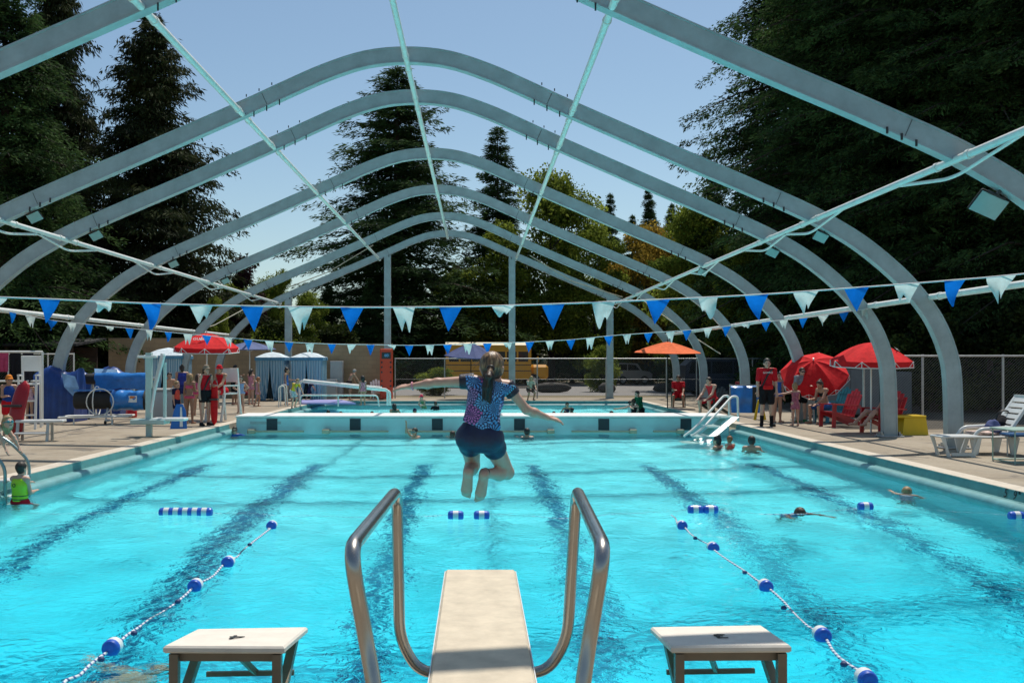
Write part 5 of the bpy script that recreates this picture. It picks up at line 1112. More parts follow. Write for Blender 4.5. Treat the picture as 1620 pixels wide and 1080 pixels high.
# ================================================================ PEOPLE
def smin(a, b, k):
    h = np.clip(.5+.5*(b-a)/k, 0, 1); return b*(1-h)+a*h-k*h*(1-h)
def surface(prims, vox, clips=(), k=.022, holes=()):
    """one continuous skin around tapered limbs: prims = (a, b, ra, rb, flatten_axis, flatten)"""
    lo = np.min([np.minimum(p[0], p[1])-max(p[2], p[3]) for p in prims], 0)-3*vox; hi = np.max([np.maximum(p[0], p[1])+max(p[2], p[3]) for p in prims], 0)+3*vox
    n = np.ceil((hi-lo)/vox).astype(int)+1; ax = [lo[i]+vox*np.arange(n[i]) for i in range(3)]
    f = np.full(n, .2, np.float32)
    for p in prims:
        a, b, ra, rb, fa, fk = p[:6]; kk = p[6] if len(p) > 6 else k
        m = max(ra, rb)+.07; l2 = np.minimum(a, b)-m; h2 = np.maximum(a, b)+m
        s = [slice(max(0, int((l2[i]-lo[i])/vox)), min(n[i], int((h2[i]-lo[i])/vox)+2)) for i in range(3)]
        X, Y, Z = np.meshgrid(ax[0][s[0]], ax[1][s[1]], ax[2][s[2]], indexing='ij', sparse=True)
        ab = b-a; l = max(ab @ ab, 1e-9)
        t = np.clip(((X-a[0])*ab[0]+(Y-a[1])*ab[1]+(Z-a[2])*ab[2])/l, 0, 1)
        vx, vy, vz = X-a[0]-t*ab[0], Y-a[1]-t*ab[1], Z-a[2]-t*ab[2]; q = vx*vx+vy*vy+vz*vz
        if fa is not None: w_ = vx*fa[0]+vy*fa[1]+vz*fa[2]; q = q+(fk*fk-1)*w_*w_
        d = (np.sqrt(q)-(ra+t*(rb-ra))).astype(np.float32)
        f[s[0], s[1], s[2]] = smin(f[s[0], s[1], s[2]], d, kk)
    if len(clips):
        X, Y, Z = np.meshgrid(*ax, indexing='ij', sparse=True)
        for (c, nn) in clips: f = np.maximum(f, ((X-c[0])*nn[0]+(Y-c[1])*nn[1]+(Z-c[2])*nn[2]).astype(np.float32))
    # surface nets
    s = f < 0; c = np.zeros(np.array(n)-1, np.int8)
    for i in (0, 1):
        for j in (0, 1):
            for l in (0, 1): c += s[i:n[0]-1+i, j:n[1]-1+j, l:n[2]-1+l]
    cells = np.argwhere((c > 0) & (c < 8)); ids = np.full(c.shape, -1, np.int64); ids[tuple(cells.T)] = np.arange(len(cells))
    acc = np.zeros((len(cells), 3)); cnt = np.zeros(len(cells))
    for d in range(3):
        o1, o2 = [x for x in range(3) if x != d]
        for i in (0, 1):
            for j in (0, 1):
                p0 = cells.copy(); p0[:, o1] += i; p0[:, o2] += j; p1 = p0.copy(); p1[:, d] += 1
                f0, f1 = f[tuple(p0.T)], f[tuple(p1.T)]; m = (f0 < 0) != (f1 < 0); t = np.where(m, f0/np.where(m, f0-f1, 1), 0)
                q = p0.astype(float); q[:, d] += t; acc[m] += q[m]; cnt[m] += 1
    v = lo+vox*(acc/np.maximum(cnt, 1)[:, None]); F_ = []
    for d in range(3):
        o1, o2 = [(1, 2), (2, 0), (0, 1)][d]
        a0 = [slice(0, n[i]-1) if i == d else slice(1, n[i]-1) for i in range(3)]; a1 = list(a0); a1[d] = slice(1, n[d])
        e = np.argwhere(s[tuple(a0)] != s[tuple(a1)])
        if not len(e): continue
        off = np.ones(3, int); off[d] = 0; e = e+off; ins = s[tuple(e.T)]
        def cid(u, w_): q = e.copy(); q[:, o1] -= u; q[:, o2] -= w_; return ids[tuple(q.T)]
        q = np.stack([cid(0, 0), cid(1, 0), cid(1, 1), cid(0, 1)], 1); q[~ins] = q[~ins][:, ::-1]; F_.append(q)
    return v, np.concatenate(F_)
def A(*a): return np.array(a, float)
def unit(v): v = np.asarray(v, float); return v/np.linalg.norm(v)
def rotx(p, c, an):
    q = p-c; s, co = math.sin(an), math.cos(an); return c+A(q[0], q[1]*co-q[2]*s, q[1]*s+q[2]*co)
ARMS = {'down': ((.16, .02, -1), (.05, -.22, -1)), 'hips': ((.62, .12, -.75), (-.75, -.2, -.45)), 'front': ((.1, -.25, -1), (-.35, -1, .05)), 'cross': ((.12, -.2, -1), (-1, -.45, .15)),
        'reach': ((.2, -.9, -.35), (0, -1, -.1)), 'out': ((1, -.1, -.25), (1, -.3, -.1)), 'up': ((.5, -.5, .8), (-.1, -.2, 1)), 'knees': ((.1, -.55, -.85), (-.1, -.8, -.55)), 'low': ((.1, -.6, -.8), (.05, -.5, -.9)), 'phone': ((.1, -.35, -.95), (-.45, -.9, .45)), 'swim': ((.45, -.8, .1), (.3, -1, -.15))}
LEGS = {'stand': ((.05, 0, -1), (.03, .03, -1)), 'step': ((.04, -.30, -1), (.02, .15, -1)), 'back': ((.04, .22, -1), (.02, .42, -1)), 'sit': ((.22, -1, -.05), (.02, .08, -1)), 'crouch': ((.2, -.9, -.45), (0, .55, -.85)), 'bent': ((.08, -.45, -.95), (.02, .35, -1)), 'lie': ((.12, -1, .25), (.05, -.75, -.6)), 'tuck': ((.15, -.6, -.8), (.0, .3, -1)), 'long': ((.06, .1, -1), (.02, .05, -1))}
def figure(h, child=False, legs=('stand', 'stand'), arms=('down', 'down'), lean=0.0, head=(0, 0), slim=1.0, seat=None):
    """joints and limbs of a person facing -Y"""
    s = h/1.75; hs = s*(1.28 if h < 1.2 else 1.16 if h < 1.42 else 1.06 if h < 1.6 else 1.0); cw = slim*s*(.94 if child else 1)
    J = {}; pel = A(0, 0, .95)*s; J['pel'] = pel
    for k, z in (('waist', 1.09), ('chest', 1.29), ('neck', 1.45)): J[k] = A(0, .01 if k == 'chest' else 0, z)*s
    J['skull'] = J['neck']+A(0, -.02*s, .0)+A(0, -.015, .135)*hs
    for sx, k in ((-1, 'R'), (1, 'L')):
        J['sh'+k] = A(sx*.172*cw/s, 0, 1.405)*s; J['hip'+k] = A(sx*.088*cw/s, 0, .93)*s
    up = ('waist', 'chest', 'neck', 'skull', 'shL', 'shR')
    for k in up: J[k] = rotx(J[k], pel, lean)
    for sx, k, a in ((1, 'L', arms[0]), (-1, 'R', arms[1])):
        u, w_ = ARMS[a] if isinstance(a, str) else a
        u = unit(A(sx*u[0], u[1], u[2])); w_ = unit(A(sx*w_[0], w_[1], w_[2]))
        J['el'+k] = J['sh'+k]+u*.285*s; J['wr'+k] = J['el'+k]+w_*.245*s; J['fd'+k] = w_
    for sx, k, a in ((1, 'L', legs[0]), (-1, 'R', legs[1])):
        u, w_ = LEGS[a] if isinstance(a, str) else a
        u = unit(A(sx*u[0], u[1], u[2])); w_ = unit(A(sx*w_[0], w_[1], w_[2]))
        J['kn'+k] = J['hip'+k]+u*.43*s; J['an'+k] = J['kn'+k]+w_*.42*s
        f = unit(A(.25*sx, -1, 0) if w_[2] < -.5 else A(0, -.3, .95)); J['toe'+k] = J['an'+k]+f*.155*s+A(0, 0, -.045*s if w_[2] < -.5 else 0)
    dz = -min(J['anL'][2], J['anR'][2])+.075*s if seat is None else seat-J['pel'][2]+.10*s
    for k in J:
        if not k.startswith('fd'): J[k] = J[k]+A(0, 0, dz)
    # head turn / nod applied to its own frame
    yaw, nod = head; cyw, syw = math.cos(yaw), math.sin(yaw)
    fwd = unit(A(syw, -cyw, -math.tan(nod+lean*.35))); upv = unit(A(0, 0, 1)-fwd*fwd[2]); lat = np.cross(fwd, upv)
    J['fwd'], J['upv'], J['lat'] = fwd, upv, lat
    Yf = unit(rotx(A(0, 1, 0), A(0, 0, 0), lean)); S = s*slim
    P_ = {'torso': [(J['waist'], J['chest'], .118*S, .132*S, Yf, 1.42), (J['chest'], J['chest']+(J['neck']-J['chest'])*.45, .130*S, .10*S, Yf, 1.5), (J['shL'], J['shR'], .062*S, .062*S, None, 1), (J['neck']+(J['neck']-J['chest'])*-.15, J['shL'], .05*S, .05*S, None, 1), (J['neck']+(J['neck']-J['chest'])*-.15, J['shR'], .05*S, .05*S, None, 1)],
          'pelvis': [(J['hipL'], J['hipR'], .105*S, .105*S, Yf, 1.15), (J['pel'], J['waist'], .125*S, .115*S, Yf, 1.35)],
          'neck': [(J['neck']+A(0, 0, -.03*s), J['skull']-upv*.05*hs, .052*s, .048*s, None, 1)],
          'head': [(J['skull']-upv*.012*hs+fwd*.006*hs, J['skull']+upv*.028*hs-fwd*.012*hs, .083*hs, .088*hs, lat, 1.16), (J['skull']-upv*.065*hs+fwd*.035*hs, J['skull']-upv*.085*hs+fwd*.055*hs, .055*hs, .040*hs, None, 1), (J['skull']-upv*.015*hs+fwd*.088*hs, J['skull']-upv*.045*hs+fwd*.10*hs, .010*hs, .015*hs, None, 1, .012)]}
    for sx in (-1, 1): P_['head'].append((J['skull']+lat*sx*.078*hs-upv*.035*hs-fwd*.005, J['skull']+lat*sx*.080*hs-upv*.0*hs-fwd*.012, .014*hs, .018*hs, None, 1, .01))
    for k, sx in (('L', 1), ('R', -1)):
        P_['uarm'+k] = [(J['sh'+k], J['el'+k], .050*S, .039*S, None, 1)]
        P_['farm'+k] = [(J['el'+k], J['el'+k]+(J['wr'+k]-J['el'+k])*.35, .040*S, .040*S, None, 1), (J['el'+k]+(J['wr'+k]-J['el'+k])*.35, J['wr'+k], .040*S, .026*S, None, 1)]
        d = J['fd'+k]; side = unit(np.cross(d, A(0, 1, 0.02)) if abs(d[1]) < .9 else np.cross(d, A(0, 0, 1))); pn = unit(np.cross(d, side)); w0 = J['wr'+k]
        H = [(w0+d*.015*s, w0+d*.085*s, .034*s, .038*s, pn, 1.9)]
        for i, (o, l) in enumerate(((-.030, .062), (-.010, .074), (.010, .07), (.029, .055))):
            b0 = w0+d*.09*s+side*o*s; m = b0+d*l*.5*s+pn*.006*s; H += [(b0, m, .0105*s, .0098*s, None, 1, .006), (m, m+unit(d+pn*.35)*l*.55*s, .0098*s, .0085*s, None, 1, .006)]
        th0 = w0+d*.03*s-side*.028*s; H += [(th0, th0+unit(d*.7-side*.7+pn*.2)*.05*s, .014*s, .011*s, None, 1, .008), (th0+unit(d*.7-side*.7+pn*.2)*.05*s, th0+unit(d*.7-side*.7+pn*.2)*.05*s+unit(d-side*.2+pn*.3)*.03*s, .011*s, .009*s, None, 1, .006)]
        P_['hand'+k] = H
        t0, t1 = J['hip'+k], J['kn'+k]; c0, c1 = J['kn'+k], J['an'+k]; bk = unit(np.cross(np.cross(c1-c0, A(0, 1, .01)), c1-c0))*-1
        P_['thigh'+k] = [(t0, t1, .086*S, .056*S, None, 1)]
        P_['calf'+k] = [(c0, c0+(c1-c0)*.32, .054*S, .054*S, None, 1), (c0+(c1-c0)*.3, c1, .054*S, .033*S, None, 1)]
        P_['foot'+k] = [(J['an'+k]+A(0, .02*s, -.035*s), J['toe'+k], .036*s, .028*s, None, 1), (J['an'+k], J['an'+k]+A(0, .03*s, -.04*s), .036*s, .034*s, None, 1)]
    return J, P_, s, hs
BODY = ['torso', 'pelvis', 'neck', 'head']+[a+b for a in ('uarm', 'farm', 'hand', 'thigh', 'calf', 'foot') for b in 'LR']
def grow(ps, g, frac=None):
    out = []
    for p in ps:
        a, b = p[0], p[1]; rb = p[3]
        if frac is not None: b = a+(b-a)*frac; rb = p[2]+(p[3]-p[2])*frac
        out.append((a, b, p[2]+g, rb+g, p[4], 1+(p[5]-1)*.92 if p[4] is not None else 1)+tuple(p[6:]))
    return out
SKINS = {}
def skin_mat(tone):
    if tone not in SKINS: SKINS[tone] = mat('skin_'+tone, {'fair': (.56, .33, .24), 'tan': (.44, .24, .155), 'mid': (.30, .155, .095), 'dark': (.14, .07, .045)}[tone], rough=.5, var=.07, scale=14, sub=.06)
    return SKINS[tone]
EYE_M = mat('eye_dark', (.015, .012, .01), rough=.2, var=0); LIP = mat('lip', (.32, .11, .09), rough=.5)
HAIRC = {'black': (.010, .009, .009), 'brown': (.045, .025, .014), 'blond': (.30, .19, .085), 'ginger': (.26, .09, .03), 'dark': (.022, .014, .010), 'grey': (.3, .29, .28)}
def person(label, loc, rz, h, hair=('short', 'brown'), wear=(), skin='fair', vox=None, group='people at the pool', **kw):
    """wear: list of (kind, colour[, size]); the figure faces local -Y"""
    J, P_, s, hs = figure(h, **kw); loc = Vector(loc); vox = vox or .0145
    t = empty('person', loc, rz, label, 'person', group); px_ = F/max(loc.y, 3)
    v, f = surface([p for k in BODY for p in P_[k]], vox)
    mats = [skin_mat(skin), EYE_M, LIP]
    # eyes and mouth are faces of the same skin, told apart by material
    fc = v[f].mean(1); mi = np.zeros(len(f), np.int32)
    for sx in (-1, 1):
        e = J['skull']-J['upv']*.008*hs+J['fwd']*.083*hs+J['lat']*sx*.032*hs; mi[np.linalg.norm((fc-e)*[1, 1, 1.6], axis=1) < max(.014*hs, vox*.8)] = 1
    e = J['skull']-J['upv']*.072*hs+J['fwd']*.09*hs; q = fc-e; mi[(abs(q @ J['lat']) < .024*hs) & (abs(q @ J['upv']) < max(.008*hs, vox*.5)) & (abs(q @ J['fwd']) < .03)] = 2
    b_ = mk('body', v, f, mats, t, mi, smooth=True)
    def cl(name, prims, m, clips=(), g=0): 
        v, f = surface(prims, vox, clips); return mk(name, v, f, m, t, smooth=True)
    up = unit(J['chest']-J['waist'])
    for wdef in wear:
        kd, col = wdef[0], wdef[1]; sz = wdef[2] if len(wdef) > 2 else None
        m = col if not isinstance(col, tuple) else cloth('cloth_%02x%02x%02x' % tuple(int(c*255) for c in col), col)
        T = grow(P_['torso'], .014*s); Pv = grow(P_['pelvis'], .014*s)
        if kd in ('tee', 'rash'):
            fr = sz or .55; hem = J['pel']-up*(.02*s)
            cl('shirt', T+grow(P_['pelvis'], .016*s)+grow(P_['uarmL'], .024*s, fr)+grow(P_['uarmR'], .024*s, fr), m, [(hem, -up), (J['neck']+up*.012*s, up)])
        elif kd == 'tank': cl('tank_top', T+Pv, m, [(J['pel'], -up), (J['shL']*.5+J['shR']*.5+up*.03*s, up), (J['shL']-A(.03*s, 0, 0), A(1, 0, 0)), (J['shR']+A(.03*s, 0, 0), A(-1, 0, 0))])
        elif kd == 'swimsuit': cl('swimsuit', grow(P_['torso'], .008*s)+grow(P_['pelvis'], .009*s), m, [(J['chest']+up*.09*s, up), (J['hipL']-up*.04*s, -up)])
        elif kd == 'bikini': cl('bikini_top', grow(P_['torso'][:2], .009*s), m, [(J['chest']+up*.05*s, up), (J['chest']-up*.06*s, -up)]); cl('bikini_bottom', grow(P_['pelvis'], .009*s), m, [(J['pel']+up*.03*s, up), (J['hipL']-up*.05*s, -up)])
        elif kd == 'shorts':
            fr = sz or .6; cl('shorts', grow(P_['pelvis'], .016*s)+grow(P_['thighL'], .027*s, fr)+grow(P_['thighR'], .027*s, fr), m, [(J['pel']+up*.07*s, up)])
        elif kd == 'dress':
            z0 = J['waist']; z1 = J['pel']-A(0, 0, (sz or .28)*s); cl('dress', T+[(z0, z1, .13*s, .21*s, A(0, 1, 0), 1.25)], m, [(J['chest']+up*.10*s, up), (z1, A(0, 0, -1))])
        elif kd == 'vest':
            cl('life_vest', grow(P_['torso'][:2], .045*s)+grow(P_['pelvis'][1:], .045*s), m, [(J['chest']+up*.13*s, up), (J['pel']+up*.02*s, -up)])
        elif kd == 'shoes': [cl('shoe', grow(P_['foot'+k], .010*s), m) for k in 'LR']
        elif kd == 'socks': [cl('sock', [(J['an'+k]+(J['kn'+k]-J['an'+k])*.02, J['an'+k]+(J['kn'+k]-J['an'+k])*.42, .044*s, .052*s, None, 1)], m) for k in 'LR']
        elif kd == 'hat':
            v, f = surface([(J['skull']+J['upv']*.03*hs, J['skull']+J['upv']*.07*hs, .108*hs, .085*hs, None, 1), (J['skull']+J['upv']*.038*hs, J['skull']+J['upv']*.038*hs+J['fwd']*.15*hs, .08*hs, .05*hs, J['upv'], 7)], vox*.8, [(J['skull']+J['upv']*.025*hs, -J['upv'])]); mk('cap', v, f, m, t, smooth=True)
        elif kd == 'strap': MB().tube([tuple(J['shL']+A(-.05, -.10, .04)*s), tuple(J['chest']+A(0, -.132, 0)*s), tuple(J['pel']+A(-.13, -.10, .06)*s)], .022*s, 6).build('strap', m, t)
        elif kd == 'pack': MB().box(tuple(J['pel']+A(-.12, -.19, -.02)*s), tuple(J['pel']+A(.12, -.125, .08)*s), bev=.02).build('hip_pack', m, t)
        elif kd == 'bag': MB().box(tuple(J['chest']+A(-.14, .10, -.25)*s), tuple(J['chest']+A(.14, .24, .16)*s), bev=.05).build('backpack', m, t)
        elif kd == 'goggles': g = MB(); c = J['skull']-J['upv']*.008*hs+J['fwd']*.088*hs; [g.ball(tuple(c+J['lat']*sx*.034*hs), .026*hs, 10, sc=(1.2, .7, 1)) for sx in (-1, 1)]; n_ = 16; g.tube([tuple(J['skull']-J['upv']*.008*hs+(J['fwd']*math.cos(a*6.283/n_)*.099+J['lat']*math.sin(a*6.283/n_)*.088)*hs) for a in range(n_)], .008*hs, 5, closed=True); g.build('goggles', m, t)
        elif kd == 'bands':
            for z_ in (.05, .12):
                v, f = surface(grow(P_['torso'][:2], .053*s)+grow(P_['pelvis'][1:], .053*s), vox*.8, [(J['pel']+up*(z_+.028)*s, up), (J['pel']+up*z_*s, -up)]); mk('strap', v, f, m, t, smooth=True)
        elif kd == 'vest_mark': text('o', .16*s, m, t, tuple(J['chest']+A(0, .158*s, .02*s)), (math.pi/2, 0, math.pi), 'emblem', .002)
        elif kd == 'chest_text': text(sz, .07*s, m, t, tuple(J['chest']+A(0, -.145*s, .06*s)), (math.pi/2, 0, 0), 'lettering', .002)
    if hair:
        st, cn = hair; g = .013*hs; m = mat('hair_'+cn, HAIRC[cn], rough=.55, var=.4, scale=30, bump=.4, stretch=(1, 1, .2)); sk, up2, fw = J['skull'], J['upv'], J['fwd']
        pr = [(P_['head'][0][0], P_['head'][0][1], P_['head'][0][2]+g, P_['head'][0][3]+g, P_['head'][0][4], 1.14)]
        if st != 'short': pr.append((sk-fw*.05*hs, sk-fw*.055*hs-up2*.08*hs, .075*hs, .055*hs, None, 1))
        if st == 'long': pr += [(sk-fw*.065*hs, sk-fw*.085*hs-up2*.25*hs, .075*hs, .05*hs, fw, 1.5), (sk+J['lat']*.06*hs-fw*.03*hs, sk+J['lat']*.07*hs-fw*.04*hs-up2*.2*hs, .045*hs, .03*hs, None, 1), (sk-J['lat']*.06*hs-fw*.03*hs, sk-J['lat']*.07*hs-fw*.04*hs-up2*.2*hs, .045*hs, .03*hs, None, 1)]
        if st == 'pony': pr += [(sk-fw*.10*hs+up2*.03*hs, sk-fw*.14*hs-up2*.02*hs, .035*hs, .04*hs, None, 1), (sk-fw*.14*hs-up2*.02*hs, sk-fw*.13*hs-up2*.2*hs, .042*hs, .02*hs, None, 1)]
        if st == 'bun': pr += [(sk-fw*.06*hs+up2*.095*hs, sk-fw*.06*hs+up2*.11*hs, .045*hs, .045*hs, None, 1)]
        nn = unit(fw*.82-up2*.55); v, f = surface(pr, vox*.85, [(sk+nn*.022*hs, nn)], k=.015); mk('hair', v, f, m, t, smooth=True)
    return t
def D(px, py, Y=None): 
    Y = Y or GY(py); return V((px-VX)*Y/F, Y, 0)
FRONT, BACK, RIGHT, LEFT = 0, math.pi, math.pi/2, -math.pi/2        # facing the camera, away, to the right, to the left
pinkM = mat('pink_pattern', (.55, .22, .28), rough=.85, var=.55, scale=22); plaidM = mat('pink_plaid', (.38, .12, .17), rough=.85, var=.5, scale=25); limeM = plastic('lime_vest', (.42, .62, .015)); coral = (.75, .10, .07); redc = (.55, .012, .022); blk = (.012, .012, .015); nav = (.015, .02, .06)
# left deck
person('small ginger girl in pale pink patterned swimsuit behind the tall white chair', D(47, 668), 2.9, 1.22, ('bun', 'ginger'), [('swimsuit', mat('pale_pink_pattern', (.55, .35, .40), var=.5, scale=18))], 'tan', child=True, arms=('front', 'front'))
person('person in blue and red vest with orange cap beside the dark red rescue board', D(14, 688, 23.2), .6, 1.42, ('short', 'brown'), [('vest', cloth('blue_red_vest', (.02, .06, .28))), ('shorts', redc), ('hat', (.7, .22, .03))], 'tan', child=True, arms=('front', 'front'))
person('child in goggles bending over the steel ladder at the left edge', V(-6.98, 14.1, 0), RIGHT-.2, 1.22, ('long', 'blond'), [('goggles', mat('teal_goggles', (.05, .22, .25), rough=.3)), ('shorts', redc, .5)], 'fair', child=True, lean=.95, arms=('low', 'low'), legs=('bent', 'bent'), head=(-.5, -.6))
person('child in lime yellow life vest hanging at the pool wall by the ladder', V(-6.42, 14.0, -.93), BACK-.3, 1.24, ('short', 'dark'), [('vest', limeM), ('bands', mat('olive_strap', (.06, .11, .03))), ('vest_mark', BLACK), ('shorts', redc, .4)], 'fair', child=True, arms=('reach', 'front'), legs=('stand', 'tuck'))
person('dark-haired bare-chested boy behind the grey deck box', D(268, 663, 30.6), .3, 1.42, ('short', 'black'), [('shorts', nav)], 'tan', child=True)
person('small child in coral float vest beside the grey deck box', D(279, 668, 28.2), 1.2, 1.16, ('short', 'blond'), [('rash', nav), ('vest', coral), ('shorts', nav)], 'fair', child=True)
person('tall person in royal blue swim top left of the lifeguard chair', D(288, 654), BACK+.4, 1.66, ('bun', 'dark'), [('tank', (.035, .05, .28)), ('shorts', (.02, .03, .15), .4)], 'tan')
person('blonde girl in pink bottoms with her back turned, left of the standing guard', D(300, 668, 27.6), BACK-.3, 1.40, ('long', 'blond'), [('bikini', (.62, .09, .17))], 'mid', child=True, arms=('down', 'front'))
person('standing guard in red tank top and black shorts under the round red umbrella', D(325, 673), .9, 1.66, ('long', 'brown'), [('tank', redc), ('shorts', blk, .45), ('hat', (.25, .2, .15)), ('shoes', blk), ('strap', BLACK)], 'fair', arms=('front', 'down'))
person('seated guard in red on the lifeguard chair under the round red umbrella', V(P(352, 664, 28.7).x, 28.7, 0), -.5, 1.68, ('short', 'dark'), [('tank', redc), ('shorts', redc, .6), ('hat', redc)], 'tan', seat=.80, legs=('sit', 'sit'), arms=('knees', 'front'), lean=.15)
person('person in black clothes looking down, by the slate blue umbrella', D(371, 640), 1.3, 1.64, ('short', 'black'), [('tee', blk, .8), ('shorts', blk, .9)], 'mid', arms=('phone', 'phone'), head=(0, .3))
person('girl in light blue swimsuit facing the pool, left of two people in pink', D(381, 653), .15, 1.26, ('long', 'brown'), [('swimsuit', (.30, .42, .66))], 'fair', child=True, arms=('hips', 'hips'))
person('woman in pink swim dress holding a towel, left of the middle tent', D(397, 640), BACK-.6, 1.46, ('pony', 'dark'), [('dress', pinkM, .22)], 'fair', arms=('front', 'front'))
person('small child in pink dress walking in front of the middle tent', D(408, 643), RIGHT+.5, 1.14, ('short', 'ginger'), [('dress', (.50, .27, .32), .2)], 'tan', child=True, legs=('step', 'back'))
person('woman in blue bikini turned to the right between two striped tents', D(453, 640), RIGHT, 1.52, ('bun', 'dark'), [('swimsuit', (.05, .15, .42))], 'tan', arms=('front', 'down'))
person('bending child in yellow swim top by the curved grab rails', D(463, 646), .9, 1.22, ('short', 'blond'), [('rash', (.55, .42, .04)), ('shorts', mat('white_blue_trunks', (.45, .5, .55), var=.4, scale=20), .6)], 'fair', child=True, lean=.6, arms=('low', 'low'), legs=('bent', 'step'))
person('small child in navy shirt behind the long white sloping handrail', D(489, 634, 43.5), RIGHT, 1.0, ('short', 'brown'), [('tee', nav), ('shorts', nav)], 'fair', child=True, lean=.35, arms=('low', 'low'), legs=('step', 'back'))
person('bare-backed person stooping in front of the tall grey locker', D(552, 632, 44.8), 2.2, 1.5, ('short', 'grey'), [('shorts', (.05, .03, .03), .6)], 'tan', lean=.5, arms=('low', 'low'), legs=('bent', 'stand'))
person('dark-haired child in pink swimsuit at the end of the sloping handrail', D(574, 641), BACK+.5, 1.16, ('long', 'black'), [('dress', pinkM, .1)], 'tan', child=True)
person('girl in bright pink swimsuit behind the standing guard, facing the wall', D(313, 657), BACK+.2, 1.34, ('long', 'brown'), [('swimsuit', (.55, .08, .20))], 'tan', child=True, arms=('front', 'down'))
person('child in maroon shorts squatting by the slate blue umbrella pole', D(389, 636, 40.8), LEFT, 1.25, ('short', 'dark'), [('shorts', (.16, .02, .03))], 'mid', child=True, legs=('crouch', 'crouch'), arms=('knees', 'knees'), lean=.35)
# right deck
person('person in dull red shirt sitting far back behind the folded blue cover', V(P(1173, 640, 37).x, 37, 0), -.4, 1.6, ('short', 'dark'), [('tee', (.30, .04, .05)), ('shorts', nav)], 'mid', seat=.42, legs=('sit', 'sit'), arms=('knees', 'knees'))
MB().box((-.25, -.05, .36), (.25, .4, .41), bev=.02).build('seat', DCH, empty('stool', V(P(1173, 640, 37).x, 37, 0), -.4, 'dark low stool under the person in dull red', 'stool'))
for x_, y_ in ((-.22, 0), (.22, 0), (-.22, .36), (.22, .36)): MB().obox((x_, y_, 0), (x_, y_, .36), .04, .04, up=(0, 1, 0)).build('leg', DCH, bpy.data.objects['stool.001'])
person('seated guard in red under the orange umbrella', V(P(1073, 645, 37.9).x, 37.9, 0), -.2, 1.74, ('short', 'black'), [('tee', redc), ('shorts', redc, .7)], 'mid', seat=.36, legs=('sit', 'sit'), arms=('knees', 'front'))
person('seated guard in red tank top leaning forward by the white pool ladder', V(P(1128, 655, 32.4).x, 32.35, 0), -.95, 1.80, ('short', 'dark'), [('tank', (.62, .03, .04)), ('shorts', redc, .75), ('shoes', blk)], 'fair', seat=.38, legs=('sit', 'sit'), arms=('knees', 'knees'), lean=.3)
person('standing guard in red shirt and black shorts with a diagonal strap', D(1213, 674), -.08, 1.86, ('short', 'black'), [('tee', redc, .8), ('shorts', blk, .72), ('socks', blk), ('shoes', blk), ('strap', BLACK), ('pack', RED), ('chest_text', WHITE, 'GUARD')], 'fair', arms=('down', 'down'))
person('child in blue swimsuit half hidden behind the standing guard in the red shirt', D(1230, 668), .3, 1.46, ('long', 'brown'), [('swimsuit', (.03, .12, .42))], 'tan', child=True)
person('little blonde girl in pink dress seen from behind', D(1258, 673), BACK+.15, 1.13, ('bun', 'blond'), [('dress', plaidM, .26)], 'fair', child=True, arms=('out', 'front'))
person('woman in grey shirt with sunglasses standing behind the little girl in pink', D(1268, 668), .25, 1.60, ('short', 'brown'), [('tee', (.24, .25, .28), .7), ('shorts', blk, .6), ('bag', cloth('navy_pack', (.03, .05, .12))), ('goggles', BLACK), ('shoes', (.05, .2, .08))], 'fair', arms=('front', 'down'))
person('seated woman in black bikini with a blue towel on her lap', V(P(1306, 668, 27.6).x, 27.6, 0), -1.15, 1.68, ('bun', 'brown'), [('bikini', blk), ('shorts', (.03, .10, .30), .85)], 'tan', seat=.42, legs=('sit', 'sit'), arms=('knees', 'front'), lean=.3, head=(0, .25))
person('person in black lying back in the red chair behind the grey column', V(P(1398, 690, 24.0).x, 24.0, 0), -1.2, 1.70, ('short', 'brown'), [('tank', blk), ('shorts', blk, .5)], 'fair', seat=.34, legs=('lie', 'lie'), arms=('knees', 'knees'), lean=-.45)
# in the water
def swimmer(label, px, py_top, Y, h, rz, hair, wear, skin='fair', dip=None, **kw):
    z = EYE-(py_top-VY)*Y/F-h*1.0
    return person(label, V((px-VX)*Y/F, Y, z), rz, h, hair, wear, skin, group='people in the water', **kw)
swimmer('black-haired woman with a bun holding a child near the ladder', 1136, 686, 23.2, 1.62, BACK+.9, ('bun', 'black'), [('swimsuit', mat('dark_striped_suit', (.12, .04, .06), var=.8, scale=30))], 'tan', arms=('front', 'front'))
swimmer('small child in coral float vest carried by the woman in the pool', 1155, 690, 23.0, 1.02, BACK+.3, ('short', 'ginger'), [('vest', coral)], 'fair', child=True, arms=('front', 'front'))
swimmer('dark-haired bare-chested swimmer beside the child in the coral vest', 1189, 687, 22.4, 1.56, BACK-.4, ('short', 'black'), [('shorts', nav)], 'tan', arms=('down', 'hips'))
swimmer('child in grey blue rash shirt swimming between float rope and right wall', 1248, 785, 13.5, 1.30, FRONT+.2, ('short', 'brown'), [('rash', (.18, .22, .42))], 'mid', child=True, arms=('swim', 'swim'), lean=.6)
swimmer('blonde child with goggle strap swimming close to the right pool wall', 1432, 764, 14.9, 1.30, BACK-.5, ('short', 'blond'), [('goggles', BLACK), ('swimsuit', (.35, .40, .5))], 'fair', child=True, arms=('swim', 'hips'), lean=.5)
swimmer('child in blue rash shirt splashing at the left end of the bulkhead', 371, 674, 27.0, 1.22, .4, ('short', 'brown'), [('rash', (.03, .09, .35), .9), ('goggles', BLACK)], 'fair', child=True, arms=('out', 'swim'))
swimmer('swimmer in goggles holding the tan bar at the third target', 657, 676, 26.8, 1.3, -.6, ('short', 'brown'), [('goggles', mat('teal_goggles', (.05, .22, .25)))], 'tan', child=True, arms=('reach', 'up'))
